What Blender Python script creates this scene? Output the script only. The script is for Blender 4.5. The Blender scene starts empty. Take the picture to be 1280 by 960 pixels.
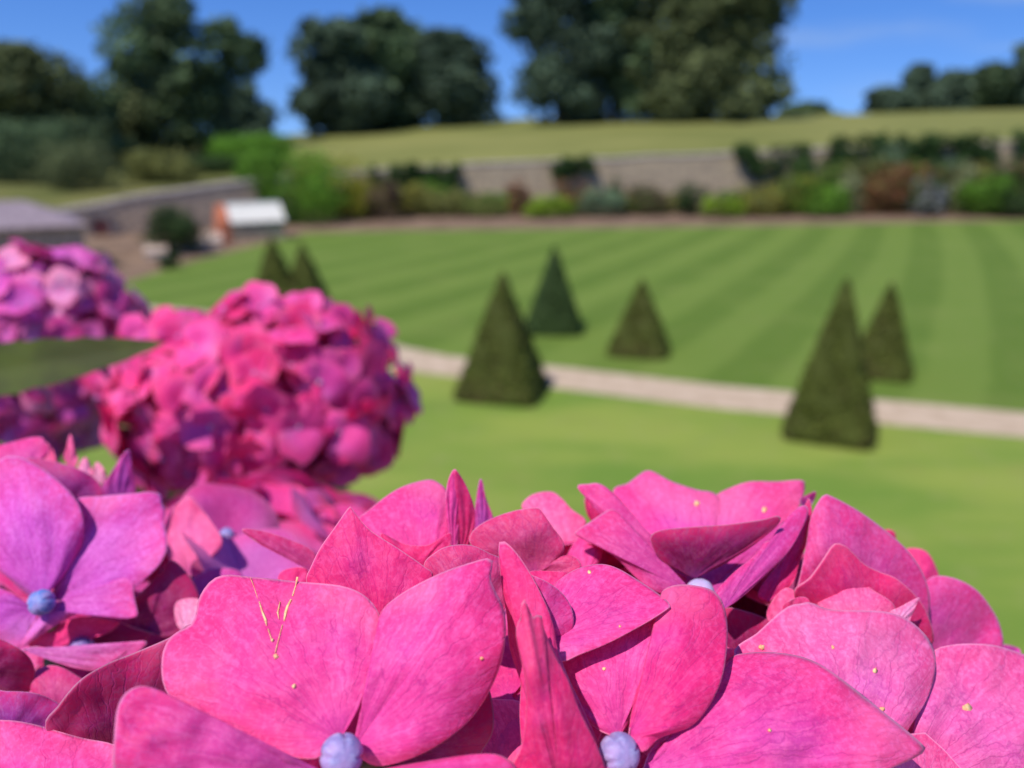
import bpy, bmesh, math, random
import numpy as np
from mathutils import Vector, Matrix, noise, Quaternion
random.seed(7); rng = np.random.default_rng(7)
S = bpy.context.scene; C = S.collection
R = math.radians
H = 4.5; PITCH = R(16.8); F = 1024.0
cp, sp = math.cos(PITCH), math.sin(PITCH)

# ------------------------------------------------------------------ helpers
def cam2w(x, y, z):                       # metres right, down, forward of the eye -> world
    return (x, z*cp - y*sp, H - z*sp - y*cp)
def pix(px, py, d):                       # point seen at (px,py) at depth d (m)
    return cam2w((px-640)/F*d, (py-480)/F*d, d)
def zat(py, y):                           # height of the point seen at row py, y metres ahead
    v = (py-480)/F; return H + y*(-sp - v*cp)/(cp - v*sp)
def xat(px, py, y): v = (py-480)/F; return y*((px-640)/F)/(cp - v*sp)
def gpt(px, py, z=0.0):                   # point of the ground plane seen at (px,py)
    dx, dy, dz = cam2w((px-640)/F, (py-480)/F, 1.0); dz -= H
    t = (z-H)/dz
    return (dx*t, dy*t, z)
def mesh_np(name, V, faces, mats=(), smooth=True, midx=None, uv=None):
    me = bpy.data.meshes.new(name)
    me.from_pydata([tuple(v) for v in V] if not isinstance(V, list) else V, [], faces if isinstance(faces, list) else [tuple(f) for f in faces])
    for m in mats: me.materials.append(m)
    if smooth: me.polygons.foreach_set('use_smooth', [True]*len(me.polygons))
    if midx is not None: me.polygons.foreach_set('material_index', midx)
    if uv is not None:
        l = me.uv_layers.new(name='polar'); vi = np.empty(len(me.loops), int); me.loops.foreach_get('vertex_index', vi)
        l.data.foreach_set('uv', np.asarray(uv, float)[vi].ravel())
    me.update(); return me
def quads_mesh(name, V, mats, midx=None, smooth=False):   # V: (n,4,3) loose quads, fast
    n = len(V); me = bpy.data.meshes.new(name)
    me.vertices.add(4*n); me.vertices.foreach_set('co', np.asarray(V, np.float32).ravel())
    me.loops.add(4*n); me.loops.foreach_set('vertex_index', np.arange(4*n))
    me.polygons.add(n); me.polygons.foreach_set('loop_start', np.arange(n)*4)
    for m in mats: me.materials.append(m)
    if midx is not None: me.polygons.foreach_set('material_index', np.asarray(midx, np.int32))
    me.update(calc_edges=True); me.validate(); return me
def link(name, me, parent=None, loc=None):
    o = bpy.data.objects.new(name, me); C.objects.link(o)
    if parent: o.parent = parent
    if loc is not None: o.location = loc
    return o
def empty(name, loc=(0,0,0), rz=0):
    o = bpy.data.objects.new(name, None); o.empty_display_size = .05
    C.objects.link(o); o.location = loc; o.rotation_euler = (0,0,rz); return o
def tag(o, label=None, cat=None, group=None, kind=None):
    if label: o['label'] = label
    if cat: o['category'] = cat
    if group: o['group'] = group
    if kind: o['kind'] = kind
    return o
def to_local(V, loc): return np.asarray(V, float) - np.asarray(loc, float)
def box_bm(bm, x0, x1, y0, y1, z0, z1):
    vs = [bm.verts.new(p) for p in ((x0,y0,z0),(x1,y0,z0),(x1,y1,z0),(x0,y1,z0),(x0,y0,z1),(x1,y0,z1),(x1,y1,z1),(x0,y1,z1))]
    for f in ((3,2,1,0),(4,5,6,7),(0,1,5,4),(1,2,6,5),(2,3,7,6),(3,0,4,7)): bm.faces.new([vs[i] for i in f])
def bm_obj(name, bm, mat, parent=None, loc=None, smooth=False):
    me = bpy.data.meshes.new(name); bmesh.ops.recalc_face_normals(bm, faces=bm.faces); bm.to_mesh(me); bm.free(); me.materials.append(mat)
    if smooth: me.polygons.foreach_set('use_smooth', [True]*len(me.polygons))
    return link(name, me, parent, loc)
def tube(pts, rad, n=8):
    V, Fc = [], []
    for i, p in enumerate(pts):
        p = Vector(p); q = Vector(pts[min(i+1, len(pts)-1)]) - Vector(pts[max(i-1, 0)])
        q.normalize(); a = q.orthogonal().normalized(); b = q.cross(a); r = rad[i]
        for k in range(n):
            t = 2*math.pi*k/n; V.append(tuple(p + (a*math.cos(t)+b*math.sin(t))*r))
    for i in range(len(pts)-1):
        for k in range(n): Fc.append((i*n+k, i*n+(k+1)%n, (i+1)*n+(k+1)%n, (i+1)*n+k))
    Fc.append(tuple(range((len(pts)-1)*n, len(pts)*n)))
    return V, Fc
def join(parts):
    V, Fc = [], []
    for v, f in parts:
        o = len(V); V += [tuple(a) for a in v]; Fc += [tuple(i+o for i in q) for q in f]
    return V, Fc

# ------------------------------------------------------------------ materials
class NT:
    def __init__(s, name):
        s.m = bpy.data.materials.new(name); s.m.use_nodes = True; s.t = s.m.node_tree; s.t.nodes.clear()
        s.out = s.t.nodes.new('ShaderNodeOutputMaterial')
    def n(s, typ, **kw):
        nd = s.t.nodes.new(typ)
        for k, v in kw.items():
            if k.startswith('i_'):
                key = k[2:]; nd.inputs[int(key) if key.isdigit() else key].default_value = v
            else: setattr(nd, k, v)
        return nd
    def l(s, a, b): s.t.links.new(a, b)
    def math(s, op, a, b=None, c=None):
        nd = s.n('ShaderNodeMath', operation=op)
        for i, v in enumerate((a, b, c)):
            if v is None: continue
            if isinstance(v, (int, float)): nd.inputs[i].default_value = v
            else: s.l(v, nd.inputs[i])
        return nd.outputs[0]
    def mix(s, f, a, b, blend='MIX'):
        nd = s.n('ShaderNodeMix', data_type='RGBA', blend_type=blend)
        for i, v in ((0, f), (6, a), (7, b)):
            if isinstance(v, (int, float)): nd.inputs[i].default_value = v
            elif isinstance(v, tuple): nd.inputs[i].default_value = v if len(v) == 4 else v+(1,)
            else: s.l(v, nd.inputs[i])
        return nd.outputs[2]
    def rng(s, v, a, b, c=0., d=1.):
        nd = s.n('ShaderNodeMapRange', interpolation_type='SMOOTHSTEP'); s.l(v, nd.inputs[0])
        for i, x in zip((1,2,3,4), (a,b,c,d)): nd.inputs[i].default_value = x
        return nd.outputs[0]
    def noise(s, vec, scale, detail=4, rough=.55, dim='3D'):
        nd = s.n('ShaderNodeTexNoise', noise_dimensions=dim); nd.inputs['Scale'].default_value = scale
        nd.inputs['Detail'].default_value = detail; nd.inputs['Roughness'].default_value = rough
        if vec is not None: s.l(vec, nd.inputs['Vector'])
        return nd.outputs['Fac']
    def bsdf(s, col, rough=.6, spec=.3, bump=None, bstr=.3, bdist=.001):
        p = s.n('ShaderNodeBsdfPrincipled')
        if isinstance(col, tuple): p.inputs['Base Color'].default_value = col if len(col) == 4 else col+(1,)
        else: s.l(col, p.inputs['Base Color'])
        if isinstance(rough, (int, float)): p.inputs['Roughness'].default_value = rough
        else: s.l(rough, p.inputs['Roughness'])
        p.inputs['Specular IOR Level'].default_value = spec
        if bump is not None:
            b = s.n('ShaderNodeBump'); b.inputs['Strength'].default_value = bstr; b.inputs['Distance'].default_value = bdist
            s.l(bump, b.inputs['Height']); s.l(b.outputs[0], p.inputs['Normal']); s.b = b
        else: s.b = None
        return p
    def done(s, sh): s.l(sh, s.out.inputs[0]); return s.m

def petal_material(name):
    t = NT(name)
    uv = t.n('ShaderNodeUVMap', uv_map='polar').outputs[0]
    sep = t.n('ShaderNodeSeparateXYZ'); t.l(uv, sep.inputs[0]); v, u = sep.outputs[0], sep.outputs[1]
    oi = t.n('ShaderNodeObjectInfo'); col = oi.outputs['Color']; rnd = oi.outputs['Random']
    geo = t.n('ShaderNodeTexCoord').outputs['Object']
    w = t.noise(geo, 260, 3); w2 = t.noise(geo, 700, 2)
    r10 = t.math('MULTIPLY', rnd, 37.0)
    def vein(sv, su, amp, wid, lo):
        x = t.math('MULTIPLY_ADD', v, sv, r10); x = t.math('MULTIPLY_ADD', w, amp, x)
        uu = t.math('POWER', u, .8)
        y = t.math('MULTIPLY_ADD', uu, su, r10); y = t.math('MULTIPLY_ADD', w2, amp*.5, y)
        c = t.n('ShaderNodeCombineXYZ'); t.l(x, c.inputs[0]); t.l(y, c.inputs[1])
        vo = t.n('ShaderNodeTexVoronoi', feature='DISTANCE_TO_EDGE', voronoi_dimensions='2D'); vo.inputs['Scale'].default_value = 1
        t.l(c.outputs[0], vo.inputs['Vector'])
        return t.rng(vo.outputs['Distance'], 0, wid, 1, lo)
    big = vein(18, 1.7, 1.2, .058, 0); small = vein(38, 9, 1.5, .10, 0)
    mott = t.noise(geo, 1500, 3, .65); patch = t.noise(geo, 95, 3, .5); cell = t.noise(geo, 4200, 2, .6)
    # streaks that run from the claw to the rim
    cx = t.n('ShaderNodeCombineXYZ'); t.l(t.math('MULTIPLY_ADD', v, 55, t.math('MULTIPLY', w, 3)), cx.inputs[0]); t.l(t.math('MULTIPLY_ADD', u, 5, r10), cx.inputs[1])
    streak = t.noise(cx.outputs[0], 1, 3, .6)
    violet = t.mix(.5, col, (.50, .10, .62)); warm = t.mix(.55, col, (.92, .028, .17)); pale = t.mix(.16, t.mix(1.0, col, (1.30, 1.9, 1.45), 'MULTIPLY'), (.98, .42, .70))
    c1 = t.mix(t.math('MULTIPLY', t.rng(patch, .46, .70), .62), col, violet)
    c1 = t.mix(t.rng(u, .50, 1.02), c1, warm)
    c1 = t.mix(t.math('MULTIPLY', t.rng(streak, .45, .75), .50), c1, pale)
    c1 = t.mix(t.math('MULTIPLY', t.rng(u, .32, 0), .45), c1, violet)
    c1 = t.mix(t.math('MULTIPLY', t.rng(mott, .42, .70), .48), c1, pale)
    c1 = t.mix(t.math('MULTIPLY', t.rng(cell, .62, .36), .22), c1, t.mix(.6, c1, (.45, .0, .14)))
    bro = t.noise(geo, 62, 2, .5); c1 = t.mix(t.math('MULTIPLY', t.rng(bro, .48, .70), .5), c1, t.mix(.34, c1, (.98, .50, .74)))
    c1 = t.mix(t.math('MULTIPLY', t.rng(bro, .46, .30), .35), c1, t.mix(.5, c1, (.50, .0, .13)))
    dark = t.mix(.62, c1, (.34, .008, .20))
    fade = t.rng(u, 1.05, .30, .30, 1.0)
    c1 = t.mix(t.math('MULTIPLY', t.math('MULTIPLY', big, fade), .66), c1, dark)
    c1 = t.mix(t.math('MULTIPLY', small, .24), c1, dark)
    c1 = t.mix(t.math('MULTIPLY', t.rng(u, .984, .997), .60), c1, t.mix(.5, col, (1, .62, .85)))
    h = t.math('MULTIPLY_ADD', big, -.9, t.math('MULTIPLY_ADD', small, -.35, t.math('MULTIPLY_ADD', mott, .75, t.math('MULTIPLY', streak, .9))))
    p = t.bsdf(c1, .55, .20, h, .32, .00011)
    p.inputs['Sheen Weight'].default_value = .12; p.inputs['Sheen Tint'].default_value = (1, .6, .85, 1)
    tr = t.n('ShaderNodeBsdfTranslucent'); t.l(t.mix(.45, c1, (1, .03, .22)), tr.inputs[0])
    ms = t.n('ShaderNodeMixShader'); ms.inputs[0].default_value = .20
    t.l(p.outputs[0], ms.inputs[1]); t.l(tr.outputs[0], ms.inputs[2])
    return t.done(ms.outputs[0])
M = {}
M['petal'] = petal_material('petal')
def bud_mat():
    t = NT('flower_bud'); col = t.n('ShaderNodeObjectInfo').outputs['Color']; g = t.n('ShaderNodeTexCoord').outputs['Object']
    n = t.noise(g, 1500, 4); n9 = t.noise(g, 420, 2); c = t.mix(t.rng(n9, .35, .65), t.mix(.45, col, (.60, .34, .62)), col); c = t.mix(t.math('MULTIPLY', t.rng(n, .45, .7), .35), c, (.62, .58, .85))
    return t.done(t.bsdf(c, .5, .3, n, .5, .0002).outputs[0])
M['bud'] = bud_mat()
def simple(name, c, c2=None, scale=5, rough=.8, spec=.2, bstr=.0, bdist=.02, coord='Object', lo=.35, hi=.65, trans=0, detail=5):
    t = NT(name); g = t.n('ShaderNodeTexCoord').outputs[coord]; n = t.noise(g, scale, detail)
    col = t.mix(t.rng(n, lo, hi), c, c2 or c)
    p = t.bsdf(col, rough, spec, n if bstr else None, bstr, bdist)
    if trans:
        tr = t.n('ShaderNodeBsdfTranslucent'); t.l(col, tr.inputs[0]); ms = t.n('ShaderNodeMixShader'); ms.inputs[0].default_value = trans
        t.l(p.outputs[0], ms.inputs[1]); t.l(tr.outputs[0], ms.inputs[2]); return t.done(ms.outputs[0])
    return t.done(p.outputs[0])
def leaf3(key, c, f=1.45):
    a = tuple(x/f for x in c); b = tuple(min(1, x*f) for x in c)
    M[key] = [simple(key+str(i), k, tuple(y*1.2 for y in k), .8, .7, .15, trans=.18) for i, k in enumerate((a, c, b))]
M['blemish'] = simple('dry_spot', (.92, .62, .30), (.90, .38, .20), 1600, .8, lo=.45, hi=.6)
M['stem'] = simple('green_stem', (.10, .16, .04), (.16, .10, .06), 60, .6)
M['bark'] = simple('bark', (.06, .045, .035), (.10, .08, .06), 6, .95, .1, .4, .03)
M['soil'] = simple('soil', (.16, .105, .07), (.25, .17, .115), .9, .95, .05, .4, .05)
M['gravel'] = simple('gravel', (.43, .325, .22), (.53, .41, .295), 3, .95, .1, .3, .01, detail=8)
M['stone'] = None

def stone_mat(name, c1, c2, c3):
    t = NT(name); g = t.n('ShaderNodeTexCoord').outputs['Object']
    mp = t.n('ShaderNodeMapping'); mp.inputs['Scale'].default_value = (2.4, 2.4, 4.2); t.l(g, mp.inputs[0])
    w = t.noise(mp.outputs[0], 1.5, 3)
    vo = t.n('ShaderNodeTexVoronoi', feature='DISTANCE_TO_EDGE'); vo.inputs['Scale'].default_value = 1; t.l(mp.outputs[0], vo.inputs['Vector'])
    vc = t.n('ShaderNodeTexVoronoi'); vc.inputs['Scale'].default_value = 1; t.l(mp.outputs[0], vc.inputs['Vector'])
    se = t.n('ShaderNodeSeparateXYZ'); t.l(vc.outputs['Color'], se.inputs[0])
    c = t.mix(se.outputs[0], c1, c2); c = t.mix(t.rng(t.noise(g, .35, 3), .4, .65), c, c3)
    c = t.mix(t.rng(vo.outputs['Distance'], .07, .02), c, (.12, .10, .085))
    c = t.mix(.2, c, t.mix(w, (.12,.10,.08), (.5,.43,.36)))
    return t.done(t.bsdf(c, .9, .1, vo.outputs['Distance'], .5, .05).outputs[0])
M['stone'] = stone_mat('rubble_stone', (.54, .42, .26), (.42, .325, .20), (.48, .375, .235))
M['stone_light'] = stone_mat('pale_stone', (.38, .33, .28), (.30, .26, .22), (.33, .29, .26))
M['stone_left'] = stone_mat('warm_stone', (.66, .49, .31), (.53, .39, .25), (.60, .445, .285))
M['slate'] = simple('slate', (.22, .17, .185), (.32, .25, .26), 4, .6, .3, .3, .02)
M['brick'] = simple('red_brick', (.42, .12, .06), (.52, .20, .11), 8, .85, .1, .3, .02)
M['white'] = simple('white_paint', (.78, .78, .75), (.70, .70, .66), 3, .4, .4)
M['lid'] = simple('weathered_board', (.44, .33, .26), (.54, .43, .34), 4, .7)
M['door'] = simple('dark_red_door', (.14, .05, .045), (.19, .07, .06), 6, .5)
M['frame_wood'] = simple('pale_wood', (.55, .45, .36), (.66, .56, .46), 5, .7)
def glass():
    t = NT('greenhouse_glass'); g = t.n('ShaderNodeTexCoord').outputs['Object']; n = t.noise(g, 2, 3)
    c = t.mix(n, (.60, .57, .48), (.74, .71, .62)); p = t.bsdf(c, .25, .6); return t.done(p.outputs[0])
M['glass'] = glass()

def lawn_mat(name, striped):
    t = NT(name); g = t.n('ShaderNodeTexCoord').outputs['Object']
    n1 = t.noise(g, .35, 4); n2 = t.noise(g, 2.2, 5, .6); n3 = t.noise(g, 26, 3, .7)
    if striped:
        ctr = t.n('ShaderNodeVectorMath', operation='SUBTRACT'); ctr.inputs[1].default_value = (-254, 166, 0); t.l(g, ctr.inputs[0])
        ln = t.n('ShaderNodeVectorMath', operation='LENGTH'); t.l(ctr.outputs[0], ln.inputs[0])
        d = t.math('MULTIPLY_ADD', n1, .5, ln.outputs['Value'])
        s = t.math('SINE', t.math('MULTIPLY', d, 2*math.pi/2.4))
        c = t.mix(t.rng(s, -.45, .45), (.108, .176, .024), (.148, .220, .036))
        c = t.mix(t.math('MULTIPLY', t.rng(n1, .45, .7), .35), c, (.19, .25, .05))
        c = t.mix(t.math('MULTIPLY', t.rng(n2, .55, .75), .22), c, (.26, .25, .09))
    else:
        mp = t.n('ShaderNodeMapping'); mp.inputs['Scale'].default_value = (.35, 1, 1); mp.inputs['Rotation'].default_value = (0, 0, .12); t.l(g, mp.inputs[0])
        n4 = t.noise(mp.outputs[0], .55, 4)
        c = t.mix(t.rng(n4, .34, .64), (.150, .250, .036), (.265, .325, .058))
        c = t.mix(t.math('MULTIPLY', t.rng(n2, .5, .75), .4), c, (.29, .30, .10))
    c = t.mix(t.math('MULTIPLY', t.rng(t.noise(g, .9, 6, .65), .5, .72), .30), c, (.27, .24, .075) if not striped else (.20, .22, .06))
    c = t.mix(t.math('MULTIPLY', n3, .45), c, t.mix(.5, c, (.04, .08, .01)))
    return t.done(t.bsdf(c, .85, .12, n3, .5, .02).outputs[0])
M['lawn_s'] = lawn_mat('striped_lawn', True); M['lawn_n'] = lawn_mat('near_lawn', False)
M['field'] = simple('dry_field', (.150, .165, .045), (.220, .220, .068), .08, .95, .05, detail=8, lo=.3, hi=.7)
M['bank'] = simple('bank_grass', (.10, .115, .035), (.16, .155, .05), .3, .95, .05, detail=8)
M['ground'] = simple('rough_grass', (.12, .15, .04), (.18, .19, .06), .2, .95, .05)
leaf3('tree', (.075, .115, .050), 1.6); leaf3('tree_warm', (.10, .122, .048), 1.6); leaf3('tree_blue', (.068, .102, .060), 1.6)  # distance haze is put into these lighter, bluish leaf colours
leaf3('yew', (.098, .118, .022), 1.5); leaf3('yew_dark', (.046, .080, .022), 1.4); leaf3('yew_brown', (.10, .075, .030), 1.3)
leaf3('dark', (.035, .062, .018)); leaf3('mid', (.07, .14, .02)); leaf3('bright', (.10, .22, .02)); leaf3('lime', (.17, .27, .02))
leaf3('yellow', (.28, .24, .03)); leaf3('olive', (.14, .15, .04)); leaf3('rust', (.22, .09, .045)); leaf3('brown', (.11, .075, .045))
leaf3('sage', (.13, .19, .10)); leaf3('pale', (.24, .26, .12)); leaf3('wflower', (.50, .50, .52)); leaf3('ivy', (.028, .060, .014)); leaf3('hydr', (.045, .10, .018))

# ------------------------------------------------------------------ world, sun, camera
EL, AZ = 57, 222            # sun elevation, compass azimuth (from +Y clockwise): behind the left shoulder
sun_dir = Vector((math.sin(R(AZ))*math.cos(R(EL)), math.cos(R(AZ))*math.cos(R(EL)), math.sin(R(EL))))
W = bpy.data.worlds.new('World'); S.world = W; W.use_nodes = True; nt = W.node_tree; nt.nodes.clear()
def wn(t, **k):
    nd = nt.nodes.new(t)
    for a, b in k.items(): setattr(nd, a, b)
    return nd
out = wn('ShaderNodeOutputWorld'); bg = wn('ShaderNodeBackground'); bg.inputs[1].default_value = .098
sky = wn('ShaderNodeTexSky', sky_type='NISHITA', sun_disc=False, sun_elevation=R(EL), sun_rotation=R(AZ), altitude=200, air_density=1.0, dust_density=.25, ozone_density=3.0)
tc = wn('ShaderNodeTexCoord'); add = wn('ShaderNodeVectorMath', operation='ADD'); add.inputs[1].default_value = (0, 0, .16)
nrm = wn('ShaderNodeVectorMath', operation='NORMALIZE')
hs = wn('ShaderNodeHueSaturation'); hs.inputs['Hue'].default_value = .517; hs.inputs['Saturation'].default_value = 1.34; hs.inputs['Value'].default_value = 1.74
nt.links.new(tc.outputs['Generated'], add.inputs[0]); nt.links.new(add.outputs[0], nrm.inputs[0]); nt.links.new(nrm.outputs[0], sky.inputs[0])
nt.links.new(sky.outputs[0], hs.inputs['Color'])
# thin streaks of high cloud
mp = wn('ShaderNodeMapping'); mp.inputs['Scale'].default_value = (1.6, 1.6, 9.0); mp.inputs['Rotation'].default_value = (0, R(-14), 0)
no = wn('ShaderNodeTexNoise'); no.inputs['Scale'].default_value = 1.7; no.inputs['Detail'].default_value = 5
mr = wn('ShaderNodeMapRange', interpolation_type='SMOOTHSTEP'); mr.inputs[1].default_value = .47; mr.inputs[2].default_value = .78; mr.inputs[4].default_value = .75
mx = wn('ShaderNodeMix', data_type='RGBA'); mx.inputs[7].default_value = (5.2, 6.2, 7.4, 1)
nt.links.new(tc.outputs['Generated'], mp.inputs[0]); nt.links.new(mp.outputs[0], no.inputs['Vector']); nt.links.new(no.outputs['Fac'], mr.inputs[0])
sx = wn('ShaderNodeSeparateXYZ'); mr2 = wn('ShaderNodeMapRange', interpolation_type='SMOOTHSTEP'); mr2.inputs[1].default_value = -.05; mr2.inputs[2].default_value = .45
mm = wn('ShaderNodeMath', operation='MULTIPLY'); nt.links.new(tc.outputs['Generated'], sx.inputs[0]); nt.links.new(sx.outputs[0], mr2.inputs[0]); nt.links.new(mr2.outputs[0], mm.inputs[0]); nt.links.new(mr.outputs[0], mm.inputs[1])
nt.links.new(mm.outputs[0], mx.inputs[0]); nt.links.new(hs.outputs[0], mx.inputs[6]); nt.links.new(mx.outputs[2], bg.inputs[0]); nt.links.new(bg.outputs[0], out.inputs[0])
sl = bpy.data.lights.new('sun', 'SUN'); sl.energy = 4.7; sl.angle = R(.53); sl.color = (1, .945, .855)
so = bpy.data.objects.new('sun', sl); C.objects.link(so); so.rotation_euler = sun_dir.to_track_quat('Z', 'Y').to_euler(); so.location = (-5, -5, 15)
cd = bpy.data.cameras.new('camera'); co = bpy.data.objects.new('camera', cd); C.objects.link(co); S.camera = co
co.location = (0, 0, H); co.rotation_euler = (math.pi/2 - PITCH, 0, 0)
cd.sensor_width = 36; cd.lens = 28.8; cd.clip_start = .01; cd.clip_end = 3000
cd.dof.use_dof = True; cd.dof.focus_distance = .091; cd.dof.aperture_fstop = 28.8/1.6; cd.dof.aperture_blades = 0
S.view_settings.view_transform = 'Standard'; S.view_settings.look = 'None'; S.view_settings.exposure = 0
S.render.resolution_x = 1024; S.render.resolution_y = 768
S.cycles.max_bounces = 8; S.cycles.transmission_bounces = 4

# ------------------------------------------------------------------ the ground
def sheet(name, pts, z, mat):
    me = mesh_np(name, [(p[0], p[1], z) for p in pts], [tuple(range(len(pts)))], [mat], False)
    o = link(name, me); tag(o, kind='structure'); return o
sheet('ground', [(-900,-300),(900,-300),(900,1500),(-900,1500)], -.012, M['ground'])
top_e = [(430,404),(470,420),(505,434),(560,445),(700,459),(900,482),(1090,499),(1280,516),(1500,536)]
bot_e = [(410,438),(450,454),(500,463),(560,470),(700,486),(900,511),(1090,529),(1280,547),(1500,568)]
T = [gpt(*p) for p in top_e]; B = [gpt(*p) for p in bot_e]
T = [(-12.4, T[0][1]+3, 0)] + T + [(26, 9.5, 0)]; B = [(-12.4, B[0][1]+2.4, 0)] + B + [(26, 7.8, 0)]
n = len(T); link('gravel_path', mesh_np('gravel_path', [(p[0],p[1],.004) for p in T]+[(p[0],p[1],.004) for p in B], [(i+n, i+1+n, i+1, i) for i in range(n-1)], [M['gravel']], False))
tag(bpy.data.objects['gravel_path'], kind='structure')
le, re = gpt(380, 292), gpt(1280, 276)
lf = gpt(222, 332)
sheet('lawn', [(-40,1.05),(60,1.05),(60,7.7)]+[(p[0],p[1]) for p in reversed(B)], 0, M['lawn_n'])
back = [(re[0]+14, re[1]+1.2), (re[0], re[1])]+[gpt(x, y)[:2] for x, y in ((1000,281),(700,286),(500,288),(380,291))]+[lf[:2], (-12.6, T[0][1]+.5)]
sheet('striped_lawn', [(p[0],p[1]) for p in T]+[(45, 9)]+back, 0, M['lawn_s'])
sheet('flower_bed_soil', [(-40,18),(60,18),(60,53),(-14,53),(-14,44.3),(-28,34.4),(-40,34)], -.006, M['soil'])

ZX = [-90,-60,-15,-1,15,33,80]; ZN = [1.2,1.4,1.85,2.65,3.3,3.95,4.4]
FX = [-110,-70,-48,-30,-2,30,69,140]; FZ = [.6,1.2,2.2,4.7,6.7,7.1,7.9,8.2]
def hz(x, y):
    if y < 54.5: return max(-.3, np.interp(x, ZX, ZN) * (1 if x > -13 else np.interp(y, [15,30,46,54.5], [.1,.75,1,1])))
    t = min(1, (y-54.5)/56); a = np.interp(x, ZX, ZN); b = np.interp(x*110/max(y,54), FX, FZ)
    z = a + (b-a)*t
    if y > 112: z -= (y-112)*.012
    return z
def terrain(name, xs, ys, mat):
    V = [(x, y, hz(x,y) + .12*noise.noise(Vector((x*.12, y*.12, 0)))) for y in ys for x in xs]; nx = len(xs)
    Fc = [(j*nx+i, j*nx+i+1, (j+1)*nx+i+1, (j+1)*nx+i) for j in range(len(ys)-1) for i in range(nx-1)]
    o = link(name, mesh_np(name, V, Fc, [mat])); tag(o, kind='structure')
terrain('hill', np.linspace(-140, 190, 90), np.concatenate([np.linspace(54.5, 120, 40), np.linspace(125, 420, 20)]), M['field'])
def wx(y): return -13.7 if y > 44 else -13.7-11.3*(44-y)/8
ys_ = np.linspace(36.5, 54.5, 16); V = [(wx(y)-.5-k*2.2, y, (.72+.85*min(1,(y-36.5)/8)+.02*max(0,y-44))*(1 if k else .92)+.12*noise.noise(Vector((k*.3, y*.12, 0)))+min(k,14)*.02) for y in ys_ for k in range(36)]
tag(link('grass_bank', mesh_np('grass_bank', V, [(j*36+i+1, j*36+i, (j+1)*36+i, (j+1)*36+i+1) for j in range(15) for i in range(35)], [M['bank']])), kind='structure')

# terrace the shrub (and the photographer) stands on
sheet('terrace', [(-30,-12),(30,-12),(30,.95),(-30,.95)], H-1.35, M['gravel'])
bm = bmesh.new(); box_bm(bm, -30, 30, .953, 1.30, 0, H-1.30); o = bm_obj('terrace_wall', bm, M['stone']); tag(o, 'rubble stone retaining wall holding up the terrace', 'wall')

# ------------------------------------------------------------------ garden walls and buildings
def wall_run(name, pts, th, label, mat=None, cope=True):
    # pts: (x,y,ztop)
    root = empty(name, (pts[0][0], pts[0][1], 0)); tag(root, label, 'wall'); ox, oy = pts[0][0], pts[0][1]
    bm = bmesh.new(); rows = []; bc = bmesh.new(); rc = []
    d = Vector((pts[-1][0]-pts[0][0], pts[-1][1]-pts[0][1], 0)).normalized(); nn = Vector((-d.y, d.x, 0))*th
    for x, y, z in pts:
        x -= ox; y -= oy
        rows.append([bm.verts.new(q) for q in ((x,y,-.1),(x+nn.x,y+nn.y,-.1),(x+nn.x,y+nn.y,z),(x,y,z))])
        e = nn*.12
        rc.append([bc.verts.new(q) for q in ((x-e.x,y-e.y,z+.003),(x+nn.x+e.x,y+nn.y+e.y,z+.003),(x+nn.x*.8,y+nn.y*.8,z+.13),(x+nn.x*.2,y+nn.y*.2,z+.13))])
    for rr, b in ((rows, bm), (rc, bc)):
        for a, c in zip(rr, rr[1:]):
            for k in range(4): b.faces.new((a[k], a[(k+1)%4], c[(k+1)%4], c[k]))
        b.faces.new(rr[0]); b.faces.new(rr[-1][::-1])
    bm_obj('stone_face', bm, mat or M['stone'], root); bm_obj('coping', bc, M['stone_light'], root)
    return root
xs = np.linspace(-13.2, 50, 30)
wall_run('garden_wall', [(x, 53.2, float(np.interp(x, ZX, ZN))+.22+.05*math.sin(x*1.7)) for x in xs], .5, 'long rubble stone wall behind the flower border at the far side of the lawn')
bm_ = [(-13.7, 53.0, 2.15), (-13.7, 48.5, 2.1)]+[(-13.7-11.3*q, 44-8*q, 2.25-.9*q-1.25*q*q*(.9 if q < .7 else .75)+.03*math.sin(q*20)) for q in np.linspace(0, .95, 12)]
lw = wall_run('garden_wall', bm_, .45, 'stone wall running along the left side of the garden with a doorway', M['stone_left'])
dl = Vector((-11.3,-8,0)).normalized(); dn = Vector((8,-11.3,0)).normalized(); dp = Vector((-13.7-11.3*.537,44-8*.537,0))-Vector((-13.7,53,0))
def wbox(a0, a1, o0, o1, z0, z1):
    b = bmesh.new(); box_bm(b, a0, a1, o0, o1, z0, z1)
    for v in b.verts: p = dp+dl*v.co.x+dn*(v.co.y+.425); v.co = (p.x, p.y, v.co.z)
    return b
d_ = bm_obj('door', wbox(-.38,.38,.004,.05,0,.80), M['door'], lw)
b = bmesh.new()
for q in ((-.56,-.383,.004,.09,0,.95),(.383,.56,.004,.09,0,.95),(-.38,.38,.004,.08,.803,.96)):
    c_ = wbox(*q); me_ = bpy.data.meshes.new('t'); c_.to_mesh(me_); c_.free(); b.from_mesh(me_); bpy.data.meshes.remove(me_)
bm_obj('door_surround', b, M['stone_light'], d_)

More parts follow.
